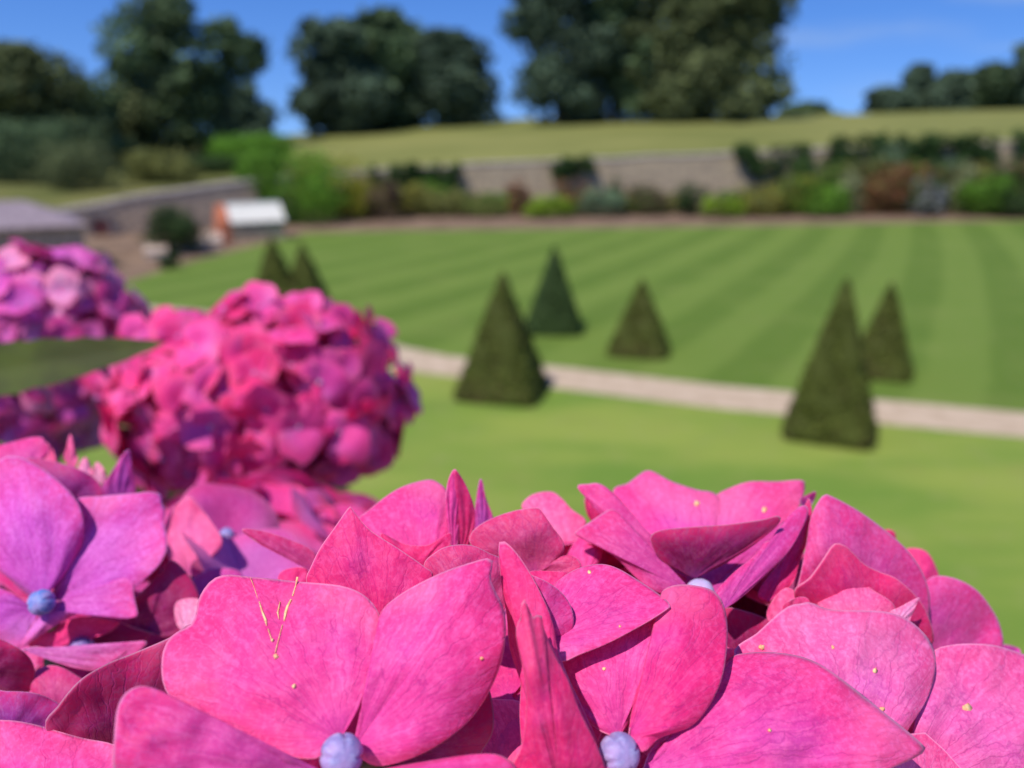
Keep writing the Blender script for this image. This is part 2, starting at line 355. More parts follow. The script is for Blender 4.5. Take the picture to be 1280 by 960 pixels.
rt = empty('stone_outbuilding', (-18.6, 29.5, -.55), R(33)); tag(rt, 'low stone outbuilding with a purple grey slate roof at the far left', 'building')
bm = bmesh.new(); box_bm(bm, -4.2, 2.75, -2.2, 2.2, 0, 2.15); bm_obj('wall', bm, M['stone_left'], rt)
bm = bmesh.new()
a = [bm.verts.new(p) for p in ((-4.4,-2.5,2.1),(2.9,-2.5,2.1),(2.9,2.5,2.1),(-4.4,2.5,2.1),(-4.0,0,2.85),(1.2,0,2.85))]
for f in ((0,1,5,4),(2,3,4,5),(1,2,5),(3,0,4),(3,2,1,0)): bm.faces.new([a[i] for i in f])
bm_obj('roof', bm, M['slate'], rt)

# lean greenhouse
gx, gy, _ = gpt(314, 300)
rt = empty('greenhouse', (gx, gy, 0), R(28)); tag(rt, 'small greenhouse with red brick end and white glazed roof beside the lawn', 'greenhouse')
bm = bmesh.new(); box_bm(bm, -.95, 1.40, -.55, 1.2, 0, .84); bm_obj('base_wall', bm, M['stone'], rt)
bm = bmesh.new()
prof = [(-.60,0),(1.25,0),(1.25,.95),(.32,1.60),(-.60,.95)]
A = [bm.verts.new((-1.35, y, z)) for y, z in prof]; Bv = [bm.verts.new((-.953, y, z)) for y, z in prof]
bm.faces.new(A); bm.faces.new(Bv[::-1])
for i in range(5): bm.faces.new((A[i], A[(i+1)%5], Bv[(i+1)%5], Bv[i]))
bm_obj('brick_gable', bm, M['brick'], rt)
bm = bmesh.new()
for y0, z0, y1, z1 in ((-.66,.86,.31,1.58),(.33,1.58,1.30,.86)):
    q = [bm.verts.new(p) for p in ((-.93,y0,z0),(1.45,y0,z0),(1.45,y1,z1),(-.93,y1,z1))]; bm.faces.new(q)
rf = bm_obj('glass_roof', bm, M['glass'], rt)
bm = bmesh.new()
for k in range(9):
    x = -.93+k*.2925
    for y0, z0, y1, z1 in ((-.68,.865,.30,1.595),):
        q = [(x,y0,z0),(x+.05,y0,z0),(x+.05,y1,z1),(x,y1,z1)]
        bot = [bm.verts.new(p) for p in q]; tp = [bm.verts.new((p[0],p[1]-.02,p[2]+.03)) for p in q]
        bm.faces.new(tp); bm.faces.new(bot[::-1])
        for i in range(4): bm.faces.new((bot[i], bot[(i+1)%4], tp[(i+1)%4], tp[i]))
box_bm(bm, -.95, 1.48, .27, .36, 1.583, 1.65); bm_obj('glazing_bars', bm, M['white'], rf)
bm = bmesh.new(); box_bm(bm, 1.403, 1.44, -.5, 1.1, .845, 1.0); bm_obj('end_board', bm, M['white'], rt)
# cold frames
cfl = ['low pale cold frame nearest the greenhouse', 'second low pale cold frame from the greenhouse', 'low pale cold frame third from the greenhouse', 'low pale cold frame farthest from the greenhouse']
for i, (px, py) in enumerate(((266,307),(246,311),(222,316),(196,321))):
    g = gpt(px, py); c = empty('cold_frame', g, R(20)); tag(c, cfl[i], 'cold frame', 'cold frames beside the left wall')
    bm = bmesh.new(); 
    v = [bm.verts.new(p) for p in ((-.38,-.5,0),(.38,-.5,0),(.38,.5,0),(-.38,.5,0),(-.38,-.5,.24),(.38,-.5,.24),(.38,.5,.42),(-.38,.5,.42))]
    for f in ((0,1,5,4),(1,2,6,5),(2,3,7,6),(3,0,4,7),(4,5,6,7)): bm.faces.new([v[k] for k in f])
    bm_obj('box', bm, M['frame_wood'], c)
    bm = bmesh.new(); q = [(-.41,-.54,.236),(.41,-.54,.236),(.41,.54,.43),(-.41,.54,.43)]
    bo = [bm.verts.new((p[0],p[1],p[2]+.005)) for p in q]; tp = [bm.verts.new((p[0],p[1],p[2]+.045)) for p in q]
    bm.faces.new(tp); bm.faces.new(bo[::-1])
    for k in range(4): bm.faces.new((bo[k], bo[(k+1)%4], tp[(k+1)%4], tp[k]))
    bm_obj('glass_lid', bm, M['lid'], c)

# ------------------------------------------------------------------ foliage
def leaf_quads(P, N, size, jitter=.6):
    n = len(P); N = N + rng.normal(0, jitter, (n,3)); N /= np.linalg.norm(N, axis=1)[:,None]+1e-9
    A = np.cross(N, rng.normal(0, 1, (n,3))); A /= np.linalg.norm(A, axis=1)[:,None]+1e-9; Bq = np.cross(N, A)
    s = size*(.6+.8*rng.random(n))[:,None]; A = A*s; Bq = Bq*s*.62
    return np.stack([P-A, P-Bq*.9, P+A, P+Bq], 1)
def blobs(lobes, per, size, shell=.45):
    Q, I = [], []
    for (cx, cy, cz, rx, ry, rz) in lobes:
        n = int(per*(rx*ry*rz)**(2/3.)) + 20
        d = rng.normal(0, 1, (n,3)); d /= np.linalg.norm(d, axis=1)[:,None]
        r = (1-shell*rng.random(n)**1.5)*(1+.10*np.sin(d[:,0]*7+cx)*np.sin(d[:,1]*6+cy)+.10*np.sin(d[:,2]*9+cz))
        keep = rng.random(n) > .12; d = d[keep]; r = r[keep]
        P = np.array([cx,cy,cz]) + d*r[:,None]*np.array([rx,ry,rz])
        Q.append(leaf_quads(P, d/np.array([rx,ry,rz]), size))
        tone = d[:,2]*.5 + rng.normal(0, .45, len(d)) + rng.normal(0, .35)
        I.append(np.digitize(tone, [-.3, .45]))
    return np.concatenate(Q), np.concatenate(I)
def tree(name, px, ytop, w, d, mats, label, lean=0, group='trees along the hilltop', trunk=.28, lob=24, yb=None, cat='tree', ragged=1.0, skirt=.04):
    y = d; x = xat(px, 120, d); z0 = hz(x, y)-.1
    ztop = zat(ytop, d); h = ztop-z0; rw = w/F*d/2
    root = empty(name, (x, y, z0)); tag(root, label, cat, group)
    L = []
    for k in range(lob):
        t = (k+.5)/lob; zc = h*(skirt + (1-skirt)*t); prof = math.sin(math.pi*min(.97, .18+.75*t))**.8
        a = random.uniform(0, 6.283); rr = rw*prof*random.uniform(.15, .80)*ragged
        s = rw*random.uniform(.16, .40)*(.75+.45*prof)
        L.append((rr*math.cos(a)+lean*t*rw, rr*math.sin(a)*.7, min(zc, h-s*.8), s*1.1, s, s*.85))
    L.append((0, 0, h-rw*.35, rw*.42, rw*.4, rw*.36)); L.append((0, 0, h*.5, rw*.62, rw*.5, h*.28))
    L.append((0, 0, h*.26, rw*.85, rw*.5, h*.25)); L.append((rw*.35*random.choice((-1,1)), 0, h*.72, rw*.5, rw*.45, h*.2))
    for k in range(26):      # outlying sprays that break the outline
        l = random.choice(L); a = random.uniform(0, 6.283); e = random.uniform(-.4, 1.2); s = rw*random.uniform(.07, .14)
        L.append((l[0]+l[3]*1.02*math.cos(a)*math.cos(e), l[1]+l[4]*math.sin(a), min(l[2]+l[5]*1.02*math.sin(e), h-s), s, s, s*.7))
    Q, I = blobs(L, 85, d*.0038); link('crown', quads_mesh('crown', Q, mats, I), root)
    parts = [tube([(0,0,0),(.1,0,h*.25),(0,.1,h*.55),(.1,0,h*.85)], [h*.035,h*.026,h*.018,h*.005])]
    for l in L[:8]:
        b = h*random.uniform(.2,.5); parts.append(tube([(0,0,b),(l[0]*.5,l[1]*.5,(b+l[2])/2),(l[0],l[1],l[2])], [h*.014,h*.009,h*.003], 6))
    V, Fc = join(parts); link('trunk', mesh_np('trunk', V, Fc, [M['bark']]), root)
    return root
G = 'trees along the hilltop'
TR = [ # px, ytop, w, d, mat, label, kw
 (22, 52, 205, 70, 'tree_warm', 'dark broad tree at the far left rising over the slate roof', {}),
 (92, 96, 130, 76, 'tree', 'rounded dark tree just right of the leftmost tree', {}),
 (205, -12, 165, 84, 'tree', 'tall ragged tree with sky showing through its crown, left of the gap', dict(lob=20, ragged=1.15)),
 (285, 22, 112, 88, 'tree', 'narrower tall tree against the right side of the ragged tall tree', dict(lob=16, ragged=1.1)),
 (150, 112, 110, 82, 'tree_warm', 'lower dark tree filling the foot of the tall ragged tree', {}),
 (300, 105, 85, 86, 'tree_blue', 'short dark tree at the left edge of the sky gap', {}),
 (425, 22, 135, 100, 'tree_blue', 'round crowned tree forming the left half of the middle clump', {}),
 (490, 12, 140, 104, 'tree', 'tallest tree in the centre of the middle clump', {}),
 (560, 36, 125, 102, 'tree_blue', 'dome shaped tree on the right of the middle clump', {}),
 (700, -30, 130, 96, 'tree_blue', 'airy tree with bright gaps on the left of the big clump', dict(lob=17, ragged=1.2)),
 (770, -70, 150, 99, 'tree', 'tall tree second from the left in the big clump', dict(lob=18)),
 (850, -75, 160, 97, 'tree_warm', 'tall warm green tree in the middle of the big clump', {}),
 (922, -62, 150, 95, 'tree_warm', 'broad tall tree at the right edge of the big clump', dict(skirt=.06)),
 (1012, 130, 84, 118, 'tree', 'low tree beyond the field right of the big clump', {}),
 (1112, 108, 74, 118, 'tree_blue', 'low tree at the left end of the distant right wood', {}),
 (1150, 80, 56, 120, 'tree_blue', 'pointed tree standing above the distant right wood', dict(lob=12)),
 (1192, 88, 86, 118, 'tree_blue', 'rounded tree in the middle of the distant right wood', {}),
 (1168, 104, 80, 121, 'tree', 'low tree filling the gap behind the pointed tree', {}),
 (1215, 98, 80, 122, 'tree_blue', 'low tree half hidden in the middle right of the distant wood', {}),
 (1262, 84, 80, 121, 'tree', 'tree half hidden near the right end of the distant wood', {}),
 (1238, 80, 86, 117, 'tree', 'broad dark tree next to the right end of the distant wood', {}),
 (1285, 50, 92, 116, 'tree_blue', 'tallest tree of the distant wood at the right picture edge', {}),
]
for px, yt, w, d, m, lab, kw in TR: tree('tree', px, yt, w, d, M[m], lab, group=G, **kw)

def bush(px, ytop, w, d, key, label, name='bush', cat='bush', group='plants in the far border', z0=None, ybot=None, lob=7, acc=None, py=None):
    x = xat(px, 240, d); y = d
    if z0 is None: z0 = 0 if (x > -13.6 and y < 53) or y < 36 else hz(x, y)-.05
    if ybot is not None: z0 = H + (170-ybot)/F*d
    zt = zat(ytop, d); h = max(.25, zt-z0)*((1.0 if 575 < px < 930 else 1.2) if 'border' in group else 1.06); rw = w/F*d/2*1.5
    root = empty(name, (x, y, z0)); tag(root, label, cat, group)
    L = [(0, 0, h*.5, rw*.72, rw*.6, h*.52), (0, 0, h*.3, rw*.95, rw*.7, h*.34)]
    for k in range(lob):
        a = random.uniform(0, 6.283); s = random.uniform(.3, .5)
        L.append((rw*.62*math.cos(a), rw*.4*math.sin(a), h*random.uniform(.25, .8), rw*s, rw*s*.8, min(h*.35, rw*s)))
    L = [(a,b,min(c, h-f*.9),dd,e,f) for a,b,c,dd,e,f in L]
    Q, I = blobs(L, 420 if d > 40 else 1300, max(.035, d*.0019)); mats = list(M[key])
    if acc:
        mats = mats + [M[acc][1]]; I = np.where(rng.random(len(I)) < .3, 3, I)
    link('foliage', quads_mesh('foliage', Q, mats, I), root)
    parts = []
    for k in range(5):
        a = 1.256*k; parts.append(tube([(0,0,0),(rw*.2*math.cos(a),rw*.2*math.sin(a),h*.35),(rw*.45*math.cos(a),rw*.35*math.sin(a),h*.7)], [.03,.02,.008], 5))
    V, Fc = join(parts); link('stems', mesh_np('stems', V, Fc, [M['bark']]), root)
    return root
BU = [
 (365,200,92,45,'bright','large bright green bush beside the greenhouse',{}),
 (425,205,80,48,'yellow','golden yellow bush right of the bright green bush',dict(acc='lime')),
 (476,232,34,47,'brown','dark brownish shrub right of the golden bush',{}),
 (512,236,50,49,'olive','olive plant under the left end of the wall ivy',dict(acc='yellow')),
 (556,240,46,49,'olive','olive green plant under the right end of the wall ivy',{}),
 (602,243,46,49,'olive','low olive plant in front of the bare pale wall',dict(acc='mid')),
 (649,222,24,49,'rust','slender rusty shrub against the bare wall',dict(acc='brown')),
 (686,243,46,48,'lime','lime green mound left of the sage green plant',{}),
 (722,224,44,50,'rust','reddish plant under the square ivy clump',dict(acc='olive')),
 (748,234,48,49,'sage','sage green plant in the middle of the border',{}),
 (769,216,20,51,'dark','dark narrow shrub behind the sage green plant',{}),
 (806,230,42,50,'brown','brownish shrub right of the sage green plant',dict(acc='mid')),
 (870,228,32,49,'dark','dark upright shrub alone before the wall',{}),
 (906,240,38,48,'lime','lime green mound right of the dark upright shrub',{}),
 (950,238,44,49,'olive','olive plant below the triangular ivy',dict(acc='yellow')),
 (990,226,54,50,'mid','mid green bush right below the triangular ivy',dict(acc='yellow')),
 (1030,236,50,49,'bright','bright green plant before the dark ivy band',dict(acc='mid')),
 (1062,220,30,50,'pale','pale feathery plant before the dark ivy band',{}),
 (1098,214,56,50.5,'rust','rusty brown bush under the dark ivy band',dict(acc='olive')),
 (1108,190,44,51.5,'sage','tall sage coloured bush rising behind the rusty bush',{}),
 (1162,228,32,49,'dark','dark plant covered in white flowers',dict(acc='wflower')),
 (1202,208,22,50,'pale','narrow pale yellow plant right of the white flowers',{}),
 (1236,224,54,49,'bright','bright green bush near the right end of the border',dict(acc='mid')),
 (1272,232,40,48,'dark','dark green bush at the right end of the border',{}),
 (1310,224,50,49,'mid','mid green bush just past the right end of the border',{}),
]
for px, yt, w, d, k, lab, kw in BU: bush(px, yt, w, d, k, lab, **kw)
for a in [ (320,170,74,62,'bright','rounded mid green bush on the bank behind the greenhouse'),
           (97,180,78,46,'tree_warm','dark conical bush above the left wall'),
           (208,190,72,52,'olive','olive bush on the grass bank above the left wall'),
           (212,258,58,33,'dark','dark round bush standing in front of the left wall'),
           (200,318,20,29,'dark','tiny dark conifer at the near corner of the cold frames')]:
    bush(*a, group='bushes around the left wall')
ex = [(30,150,130,52,'tree','dark spreading bush above the slate roof at far left'),(270,196,60,60,'dark','dark bush on the bank left of the greenhouse trees')]
for a in ex: bush(*a, group='bushes around the left wall')
keys = ['mid','olive','dark','rust','bright','sage','yellow','brown']; desc = {'mid':'mid green','olive':'olive','dark':'dark green','rust':'rusty','bright':'bright green','sage':'sage green','yellow':'yellowish','brown':'brownish'}
where = ['behind the lime mound','behind the ivy band foot','next to the rusty brown bush','by the white flowers','beside the narrow pale plant','at the right end of the border','under the triangular ivy','below the wall at the picture edge']
for i, (px, yt, k, lab) in enumerate([
   (1012,206,'dark','tall dark plant between the triangular ivy and the dark ivy band'),(1046,212,'mid','tall mid green plant below the left end of the dark ivy band'),
   (1078,206,'olive','tall olive plant left of the rusty brown bush'),(1130,208,'mid','tall mid green plant right of the rusty brown bush'),
   (1152,214,'rust','reddish plant just behind the white flowers'),(1183,206,'dark','dark plant between the white flowers and the narrow pale plant'),
   (1222,212,'olive','olive plant right of the narrow pale plant'),(1256,208,'dark','tall dark plant between the last two bright bushes of the border'),
   (1290,206,'rust','reddish plant at the right picture edge'),
   (448,228,'dark','dark plant peeping out right of the golden bush'),(534,232,'bright','bright green plant below the long ivy'),(580,236,'dark','dark plant at the left end of the bare wall'),
   (625,240,'bright','bright green plant left of the slender rusty shrub'),(706,238,'mid','mid green plant between the lime mound and the reddish plant'),(786,240,'mid','mid green plant left of the brownish shrub'),
   (838,242,'olive','low olive plant before the bare wall centre'),(928,236,'mid','mid green plant right of the second lime mound'),(970,236,'rust','reddish plant below the point of the triangular ivy')]):
    bush(px, yt, 44, 51.2, k, lab, acc=keys[i % 8])
def ivy(px0, px1, y0, y1, label, shape='box'):
    d = 53.0; x0 = xat(px0, 200, d); x1 = xat(px1, 200, d); z1 = zat(y0, d); z0 = zat(y1, d); wd = x1-x0; ht = z1-z0
    root = empty('ivy', ((x0+x1)/2, d, 0)); tag(root, label, 'ivy', 'ivy on the far wall'); L = []
    for k in range(int(10+wd*(5 if wd < 5 else 9))):
        u = random.random(); w_ = random.random()
        if shape == 'v': w_ = 1-random.random()*(1-min(1, 1.5*abs(u-.55)))
        else: w_ = .25+.75*w_
        rx = random.uniform(.28,.55); rz_ = random.uniform(.22,.42)*min(1.3, ht/1.6)
        L.append((-wd/2+wd*u, -.12-.2*random.random(), z0+ht*w_-rz_*.6, rx, .32, rz_))
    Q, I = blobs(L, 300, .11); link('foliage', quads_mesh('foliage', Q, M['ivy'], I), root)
    V, Fc = join([tube([(s*(x1-x0)*.3,-.04,0),(s*(x1-x0)*.15,-.05,z0*.6),(s*(x1-x0)*.2,-.05,z1*.9)], [.04,.03,.01],5) for s in (-1,0,1)])
    link('stems', mesh_np('stems', V, Fc, [M['bark']]), root)
ivy(462, 574, 203, 240, 'long dark ivy hanging over the left part of the far wall')
ivy(690, 741, 191, 226, 'square dark ivy clump on top of the bare wall')
ivy(918, 1010, 179, 224, 'triangular ivy patch hanging from the wall top', 'v')
ivy(1032, 1240, 166, 210, 'wide dark ivy band over the right part of the far wall')
ivy(1262, 1340, 160, 215, 'dark ivy at the right end of the far wall')

# ------------------------------------------------------------------ clipped topiary
def topiary(ax, ay, by, w, key, label, base_brown=True, rz=-.06):
    bx, byy, _ = gpt(ax, by); h = None
    g0 = np.array(gpt(ax, by)); d = g0[1]*cp + H*sp
    hgt = 1.035*zat(ay, g0[1]+w/F*d*.37); rw = w/F*d/2
    cy = g0[1]+rw*.75
    root = empty('topiary', (g0[0], cy, 0), 0); tag(root, label, 'topiary', 'clipped yew pyramids on the lawns')
    nz, na = 26, 40; V, Fc = [], []
    def prof(t, a):
        k = abs(math.cos(a-rz))**8+abs(math.sin(a-rz))**8; sq = 1/k**(1/8.)
        r = rw*.93*sq*((1-t)**.98)+.012
        return r
    for j in range(nz):
        t = (j/(nz-1))
        for i in range(na):
            a = 2*math.pi*i/na; r = prof(t, a); p = Vector((r*math.cos(a), r*math.sin(a), .05+t*(hgt-.05)))
            p += Vector((math.cos(a), math.sin(a), 0))*(.05*noise.noise(p*4+Vector((ax,0,0)))+.03*noise.noise(p*11))
            V.append(tuple(p))
    for j in range(nz-1):
        for i in range(na): Fc.append((j*na+i, j*na+(i+1)%na, (j+1)*na+(i+1)%na, (j+1)*na+i))
    Fc.append(tuple(range(na))[::-1]); Fc.append(tuple(range((nz-1)*na, nz*na)))
    n = 9000; t = 1-np.sqrt(rng.random(n)); a = rng.random(n)*2*math.pi; z0_ = t*hgt
    r = np.array([prof(tt, aa) for tt, aa in zip(t, a)])*(1+.035*rng.normal(size=n))+.016*np.sin(a*5+z0_*9)*np.sin(z0_*5+ax)+np.where(rng.random(n) < .03, .04, 0); z = .03+t*(hgt-.03)
    P = np.stack([r*np.cos(a), r*np.sin(a), z], 1); N = np.stack([np.cos(a), np.sin(a), np.full(n,.35)], 1)
    Q = leaf_quads(P, N, .036, .8)
    tone = np.digitize(rng.normal(0,.5,n)+.25*np.sin(a*3+z*5), [-.3,.5])
    br = (rng.random(n) < np.clip(.50-t*1.8, .12, 1)*(1.25+np.sin(a*2+ax))*.7) if base_brown else np.zeros(n, bool)
    core = mesh_np('core', V, Fc, [M[key][0]]); fo = quads_mesh('foliage', Q, list(M[key])+[M['yew_brown'][1]], np.where(br, 3, tone))
    b2 = bmesh.new(); b2.from_mesh(fo); nf = len(b2.faces)
    b2.from_mesh(core)
    b2.to_mesh(fo); b2.free()
    link('foliage', fo, root)
    V, Fc = tube([(0,0,-.02),(0,0,.2)], [.09,.07]); link('trunk', mesh_np('trunk', V, Fc, [M['bark']]), root)
TP = [(628,344,504,112,'yew','clipped yew pyramid on the near lawn touching the gravel path, left of centre',dict(rz=-.25)),
      (693,311,419,74,'yew_dark','darkest green clipped pyramid on the striped lawn',dict(base_brown=False)),
      (803,352,447,78,'yew','small squat clipped pyramid alone on the striped lawn right of the dark one',dict(rz=-.22)),
      (1052,352,556,114,'yew','largest clipped yew pyramid in front of the path at the right',dict(rz=-.42)),
      (1112,357,475,76,'yew','clipped pyramid beyond the path, half behind the largest one',dict(rz=-.46)),
      (340,298,392,64,'yew','clipped pyramid rising above the pink flower head, left of its pair',{}),
      (378,306,398,64,'yew','clipped pyramid rising above the pink flower head, right of its pair',{})]
for a in TP: topiary(*a[:6], **a[6])

# ------------------------------------------------------------------ hydrangeas
def catmull(P, n):
    P = np.array(P, float); m = len(P); out = []
    for i in range(m-1):
        p0 = P[max(i-1,0)]; p1 = P[i]; p2 = P[i+1]; p3 = P[min(i+2,m-1)]
        for t in np.linspace(0, 1, 10, endpoint=False):
            out.append(.5*((2*p1)+(-p0+p2)*t+(2*p0-5*p1+4*p2-p3)*t*t+(-p0+3*p1-3*p2+p3)*t**3))
    out.append(P[-1]); out = np.array(out)
    s = np.concatenate([[0], np.cumsum(np.linalg.norm(np.diff(out, axis=0), axis=1))]); q = np.linspace(0, s[-1], n)
    return np.stack([np.interp(q, s, out[:,k]) for k in range(out.shape[1])], 1)
COLS = dict(pink=(.85,.060,.325), hot=(.81,.028,.215), red=(.68,.016,.145), light=(.92,.15,.42), mauve=(.66,.058,.31), orchid=(.68,.10,.52), purple=(.50,.065,.44),
            lilac=(.66,.14,.52), deep=(.22,.005,.075), plum=(.24,.022,.22), brown=(.56,.05,.20), pale=(.86,.33,.58))  # deep: shadow on shaded sepals and gaps, put into the petal colour
def hero(base, D, gx, gy, outline, col, bulge=1.2, ripple=.35, wav=1.5, crease=.0, spots=(), scars=(), nu=26, nv=84, k=3):
    """one sepal: a fan of surface from its claw to its rim; depths in mm"""
    seed = random.uniform(0, 100); ol = catmull([base]+outline+[base], nv); bx, by = base
    V, UVs = [], []; dep = np.zeros((nu, nv))
    sz = max(np.ptp(ol[:,0]), np.ptp(ol[:,1]))
    for a in range(nu):
        u = (a/(nu-1))**.8
        for b in range(nv):
            v = b/(nv-1); x = bx+(ol[b,0]-bx)*u; y = by+(ol[b,1]-by)*u
            z = D + gx*(x-bx)/100 - gy*(y-by)/100
            z -= bulge*math.sin(math.pi*u*.9)*math.sin(math.pi*v)
            z += ripple*u**3*math.sin(2*math.pi*k*v+seed)
            z += wav*u*noise.noise(Vector((x/95+seed, y/95, seed))) + .28*wav*noise.noise(Vector((x/34+seed, y/34, seed)))
            z += crease*u*(abs(v-.5)*2) + .16*u*(1-.4*u)*math.sin(2*math.pi*6*v+seed+2*math.sin(5*u+seed))
            z += .10*noise.noise(Vector((x/14+seed, y/14, seed)))*min(1, 3*u)
            z = z/1000; dep[a,b] = z; V.append(pix(x, y, z)); UVs.append((v, u))
    Fc = [(a*nv+b, a*nv+b+1, (a+1)*nv+b+1, (a+1)*nv+b) for a in range(nu-1) for b in range(nv-1)]
    mi = [0]*len(Fc)
    PXY = np.array([[bx+(ol[b,0]-bx)*((a/(nu-1))**.8), by+(ol[b,1]-by)*((a/(nu-1))**.8)] for a in range(nu) for b in range(nv)]); dd = dep.ravel()
    def surf(x, y, lift=.00013):
        q = (PXY[:,0]-x)**2+(PXY[:,1]-y)**2; i = np.argpartition(q, 4)[:4]; w = 1/(q[i]+.02); return pix(x, y, float((dd[i]*w).sum()/w.sum())-lift)
    for (x, y, r) in spots:
        o = len(V); m = 9
        for q in range(m):
            t = 2*math.pi*q/m; rr = 1.35*r*random.uniform(.6,1.2); V.append(surf(x+rr*math.cos(t), y+rr*math.sin(t))); UVs.append((.5,.5))
        Fc.append(tuple(range(o, o+m))); mi.append(1)
    for pts in scars:
        o = len(V)
        for (x, y, r) in pts:
            ra, rb = r*random.uniform(.2,1.1), r*random.uniform(.2,1.1); V.append(surf(x-ra*.8, y)); V.append(surf(x+rb*.8, y+r*.3)); UVs += [(.5,.5)]*2
        for q in range(len(pts)-1): Fc.append((o+2*q, o+2*q+1, o+2*q+3, o+2*q+2)); mi.append(1)
    o_ = np.array(pix(bx, by, D/1000))
    V = [tuple(np.array(p)-o_) for p in V]
    me = mesh_np('sepal', V, Fc, [M['petal'], M['blemish']], True, mi, UVs)
    c = COLS[col] if isinstance(col, str) else col; j = [random.uniform(.93,1.07) for _ in range(3)]
    return me, o_, tuple(min(1, c[i]*j[i]) for i in range(3))+(1,)
def bud_mesh(r, seg=40, ring=18, lobes=4):
    V, Fc = [], []
    for i in range(ring+1):
        th = math.pi*i/ring
        for k in range(seg):
            a = 2*math.pi*k/seg; g = abs(math.sin(a*lobes/2)); rr = r*(1-.20*(1-min(1, g*2.6))**1.3*math.sin(th)**.4*(1 if th < 1.9 else .4))
            V.append((rr*math.sin(th)*math.cos(a), rr*math.sin(th)*math.sin(a), r*.98*math.cos(th)*(1 if th > .35 else .95)))
    for i in range(ring):
        for k in range(seg): Fc.append((i*seg+k, (i+1)*seg+k, (i+1)*seg+(k+1)%seg, i*seg+(k+1)%seg))
    return mesh_np('bud', V, Fc, [M['bud']])
BUD = bud_mesh(.00198)

HEADS = {}
def head(key, ctr, Rr, label, col_list, n, rfil, flat=1.0, size=1.0):
    c = Vector(cam2w(ctr[0]/1000, ctr[1]/1000, ctr[2]/1000))
    root = empty('hydrangea_flower_head', c); tag(root, label, 'flower head', 'hydrangea flower heads on the shrub')
    HEADS[key] = dict(root=root, c=c, R=Rr/1000, rf=rfil/1000, cols=col_list, n=n, size=size, flat=flat, cam=np.array(ctr)/1000)
    foot = Vector((c.x*.55, c.y*.6+.12, H-1.35)); 
    V, Fc = tube([c-c+Vector((0,0,-.01)), Vector((0,0,-.14)), (foot-c)*.5, foot-c], [.003,.0035,.005,.008])
    st = link('stem', mesh_np('stem', V, Fc, [M['stem']]), root)
head('A', (17,88,122), 66, 'large sharp pink hydrangea head filling the right and centre foreground', ['pink','hot','light','mauve'], 100, 59)
head('B', (-84,88,172), 64, 'magenta and purple hydrangea head at the lower left with a blue bud', ['mauve','lilac','pink','purple','mauve'], 100, 61)
head('C', (-106,4,345), 64, 'blurred bright pink round hydrangea head in the middle distance', ['hot','pink','pink','red','mauve'], 100, 60, .68)
head('D', (-250,-16,430), 64, 'blurred lilac and purple hydrangea head behind the green leaf at left', ['lilac','lilac','pale','pale','orchid','mauve'], 100, 60, .95)

head('E', (-76,67,226), 46, 'soft focus rose and lilac hydrangea head rising just behind the large pink one', ['mauve','pink','lilac','pink','mauve'], 100, 49, .56)

# sepal prototypes for the florets that are not in the very front
def sepal_proto(L, W, cup, curl, tw, seed, nu=9, nv=17):
    V, UVs = [], []
    for a in range(nu):
        u = a/(nu-1)
        for b in range(nv):
            v = b/(nv-1); th = (v-.5)*2*1.30     # half angle of the fan
            rim = L*(math.cos(th*.62))**.9 * (1 + .10*math.exp(-(th/.22)**2)) * (1+.03*math.sin(7*th+seed))
            x = rim*u*math.cos(th)*1.0; y = rim*u*math.sin(th)*W
            r = math.hypot(x, y)/L
            z = cup*L*(r**2) - curl*L*max(0, r-.55)**1.5*2 + .05*L*u*u*math.sin(4*th+seed) + tw*y*r - .10*L*r*(1-abs(th)/1.3)
            V.append((x, y, z)); UVs.append((v, u))
    Fc = [(a*nv+b, a*nv+b+1, (a+1)*nv+b+1, (a+1)*nv+b) for a in range(nu-1) for b in range(nv-1)]
    return V, Fc, UVs
PROTO = []
for i in range(7):
    PROTO.append(sepal_proto(random.uniform(.0125,.0155), random.uniform(.92,1.12), random.uniform(.05,.32), random.uniform(.2,.9), random.uniform(-.3,.3), random.uniform(0,6)))
PM = [mesh_np('sepal', p[0], p[1], [M['petal']], True, None, p[2]) for p in PROTO]
V, Fc = tube([(0,0,-.022),(0,0,-.010),(0,0,-.0005)], [.0007,.0008,.0016], 6); PED = mesh_np('pedicel', V, Fc, [M['stem']])
def floret_mesh(seed):
    r = random.Random(seed); parts = []; U = []
    for k in range(4):
        p = PROTO[r.randrange(7)]; a = k*math.pi/2+r.uniform(-.15,.15); t = r.uniform(-.6,.4); s = r.uniform(.85,1.08)
        Mx = Matrix.Rotation(a, 4, 'Z') @ Matrix.Rotation(t, 4, 'Y') @ Matrix.Scale(s, 4)
        parts.append(([tuple(Mx @ Vector(v) + Vector((0,0,.0004*k))) for v in p[0]], p[1])); U += p[2]
    pv = tube([(0,0,-.022),(0,0,-.010),(0,0,-.0005)], [.0007,.0008,.0016], 6); parts.append(pv); U += [(.5,.05)]*len(pv[0])
    V, Fc = join(parts); return mesh_np('floret', V, Fc, [M['petal'], M['stem']], True, [0]*(len(Fc)-len(pv[1]))+[1]*len(pv[1]), U)
FM = [floret_mesh(s) for s in range(10)]
def proj(p):
    d = Vector(p)-Vector((0,0,H)); z = d.y*cp-d.z*sp; y = -d.y*sp-d.z*cp
    return (640+F*d.x/z, 480+F*y/z, z)
cam_pos = Vector((0,0,H))
BUDC = [(.16,.22,.55,1),(.30,.26,.62,1),(.42,.34,.60,1),(.20,.30,.62,1)]
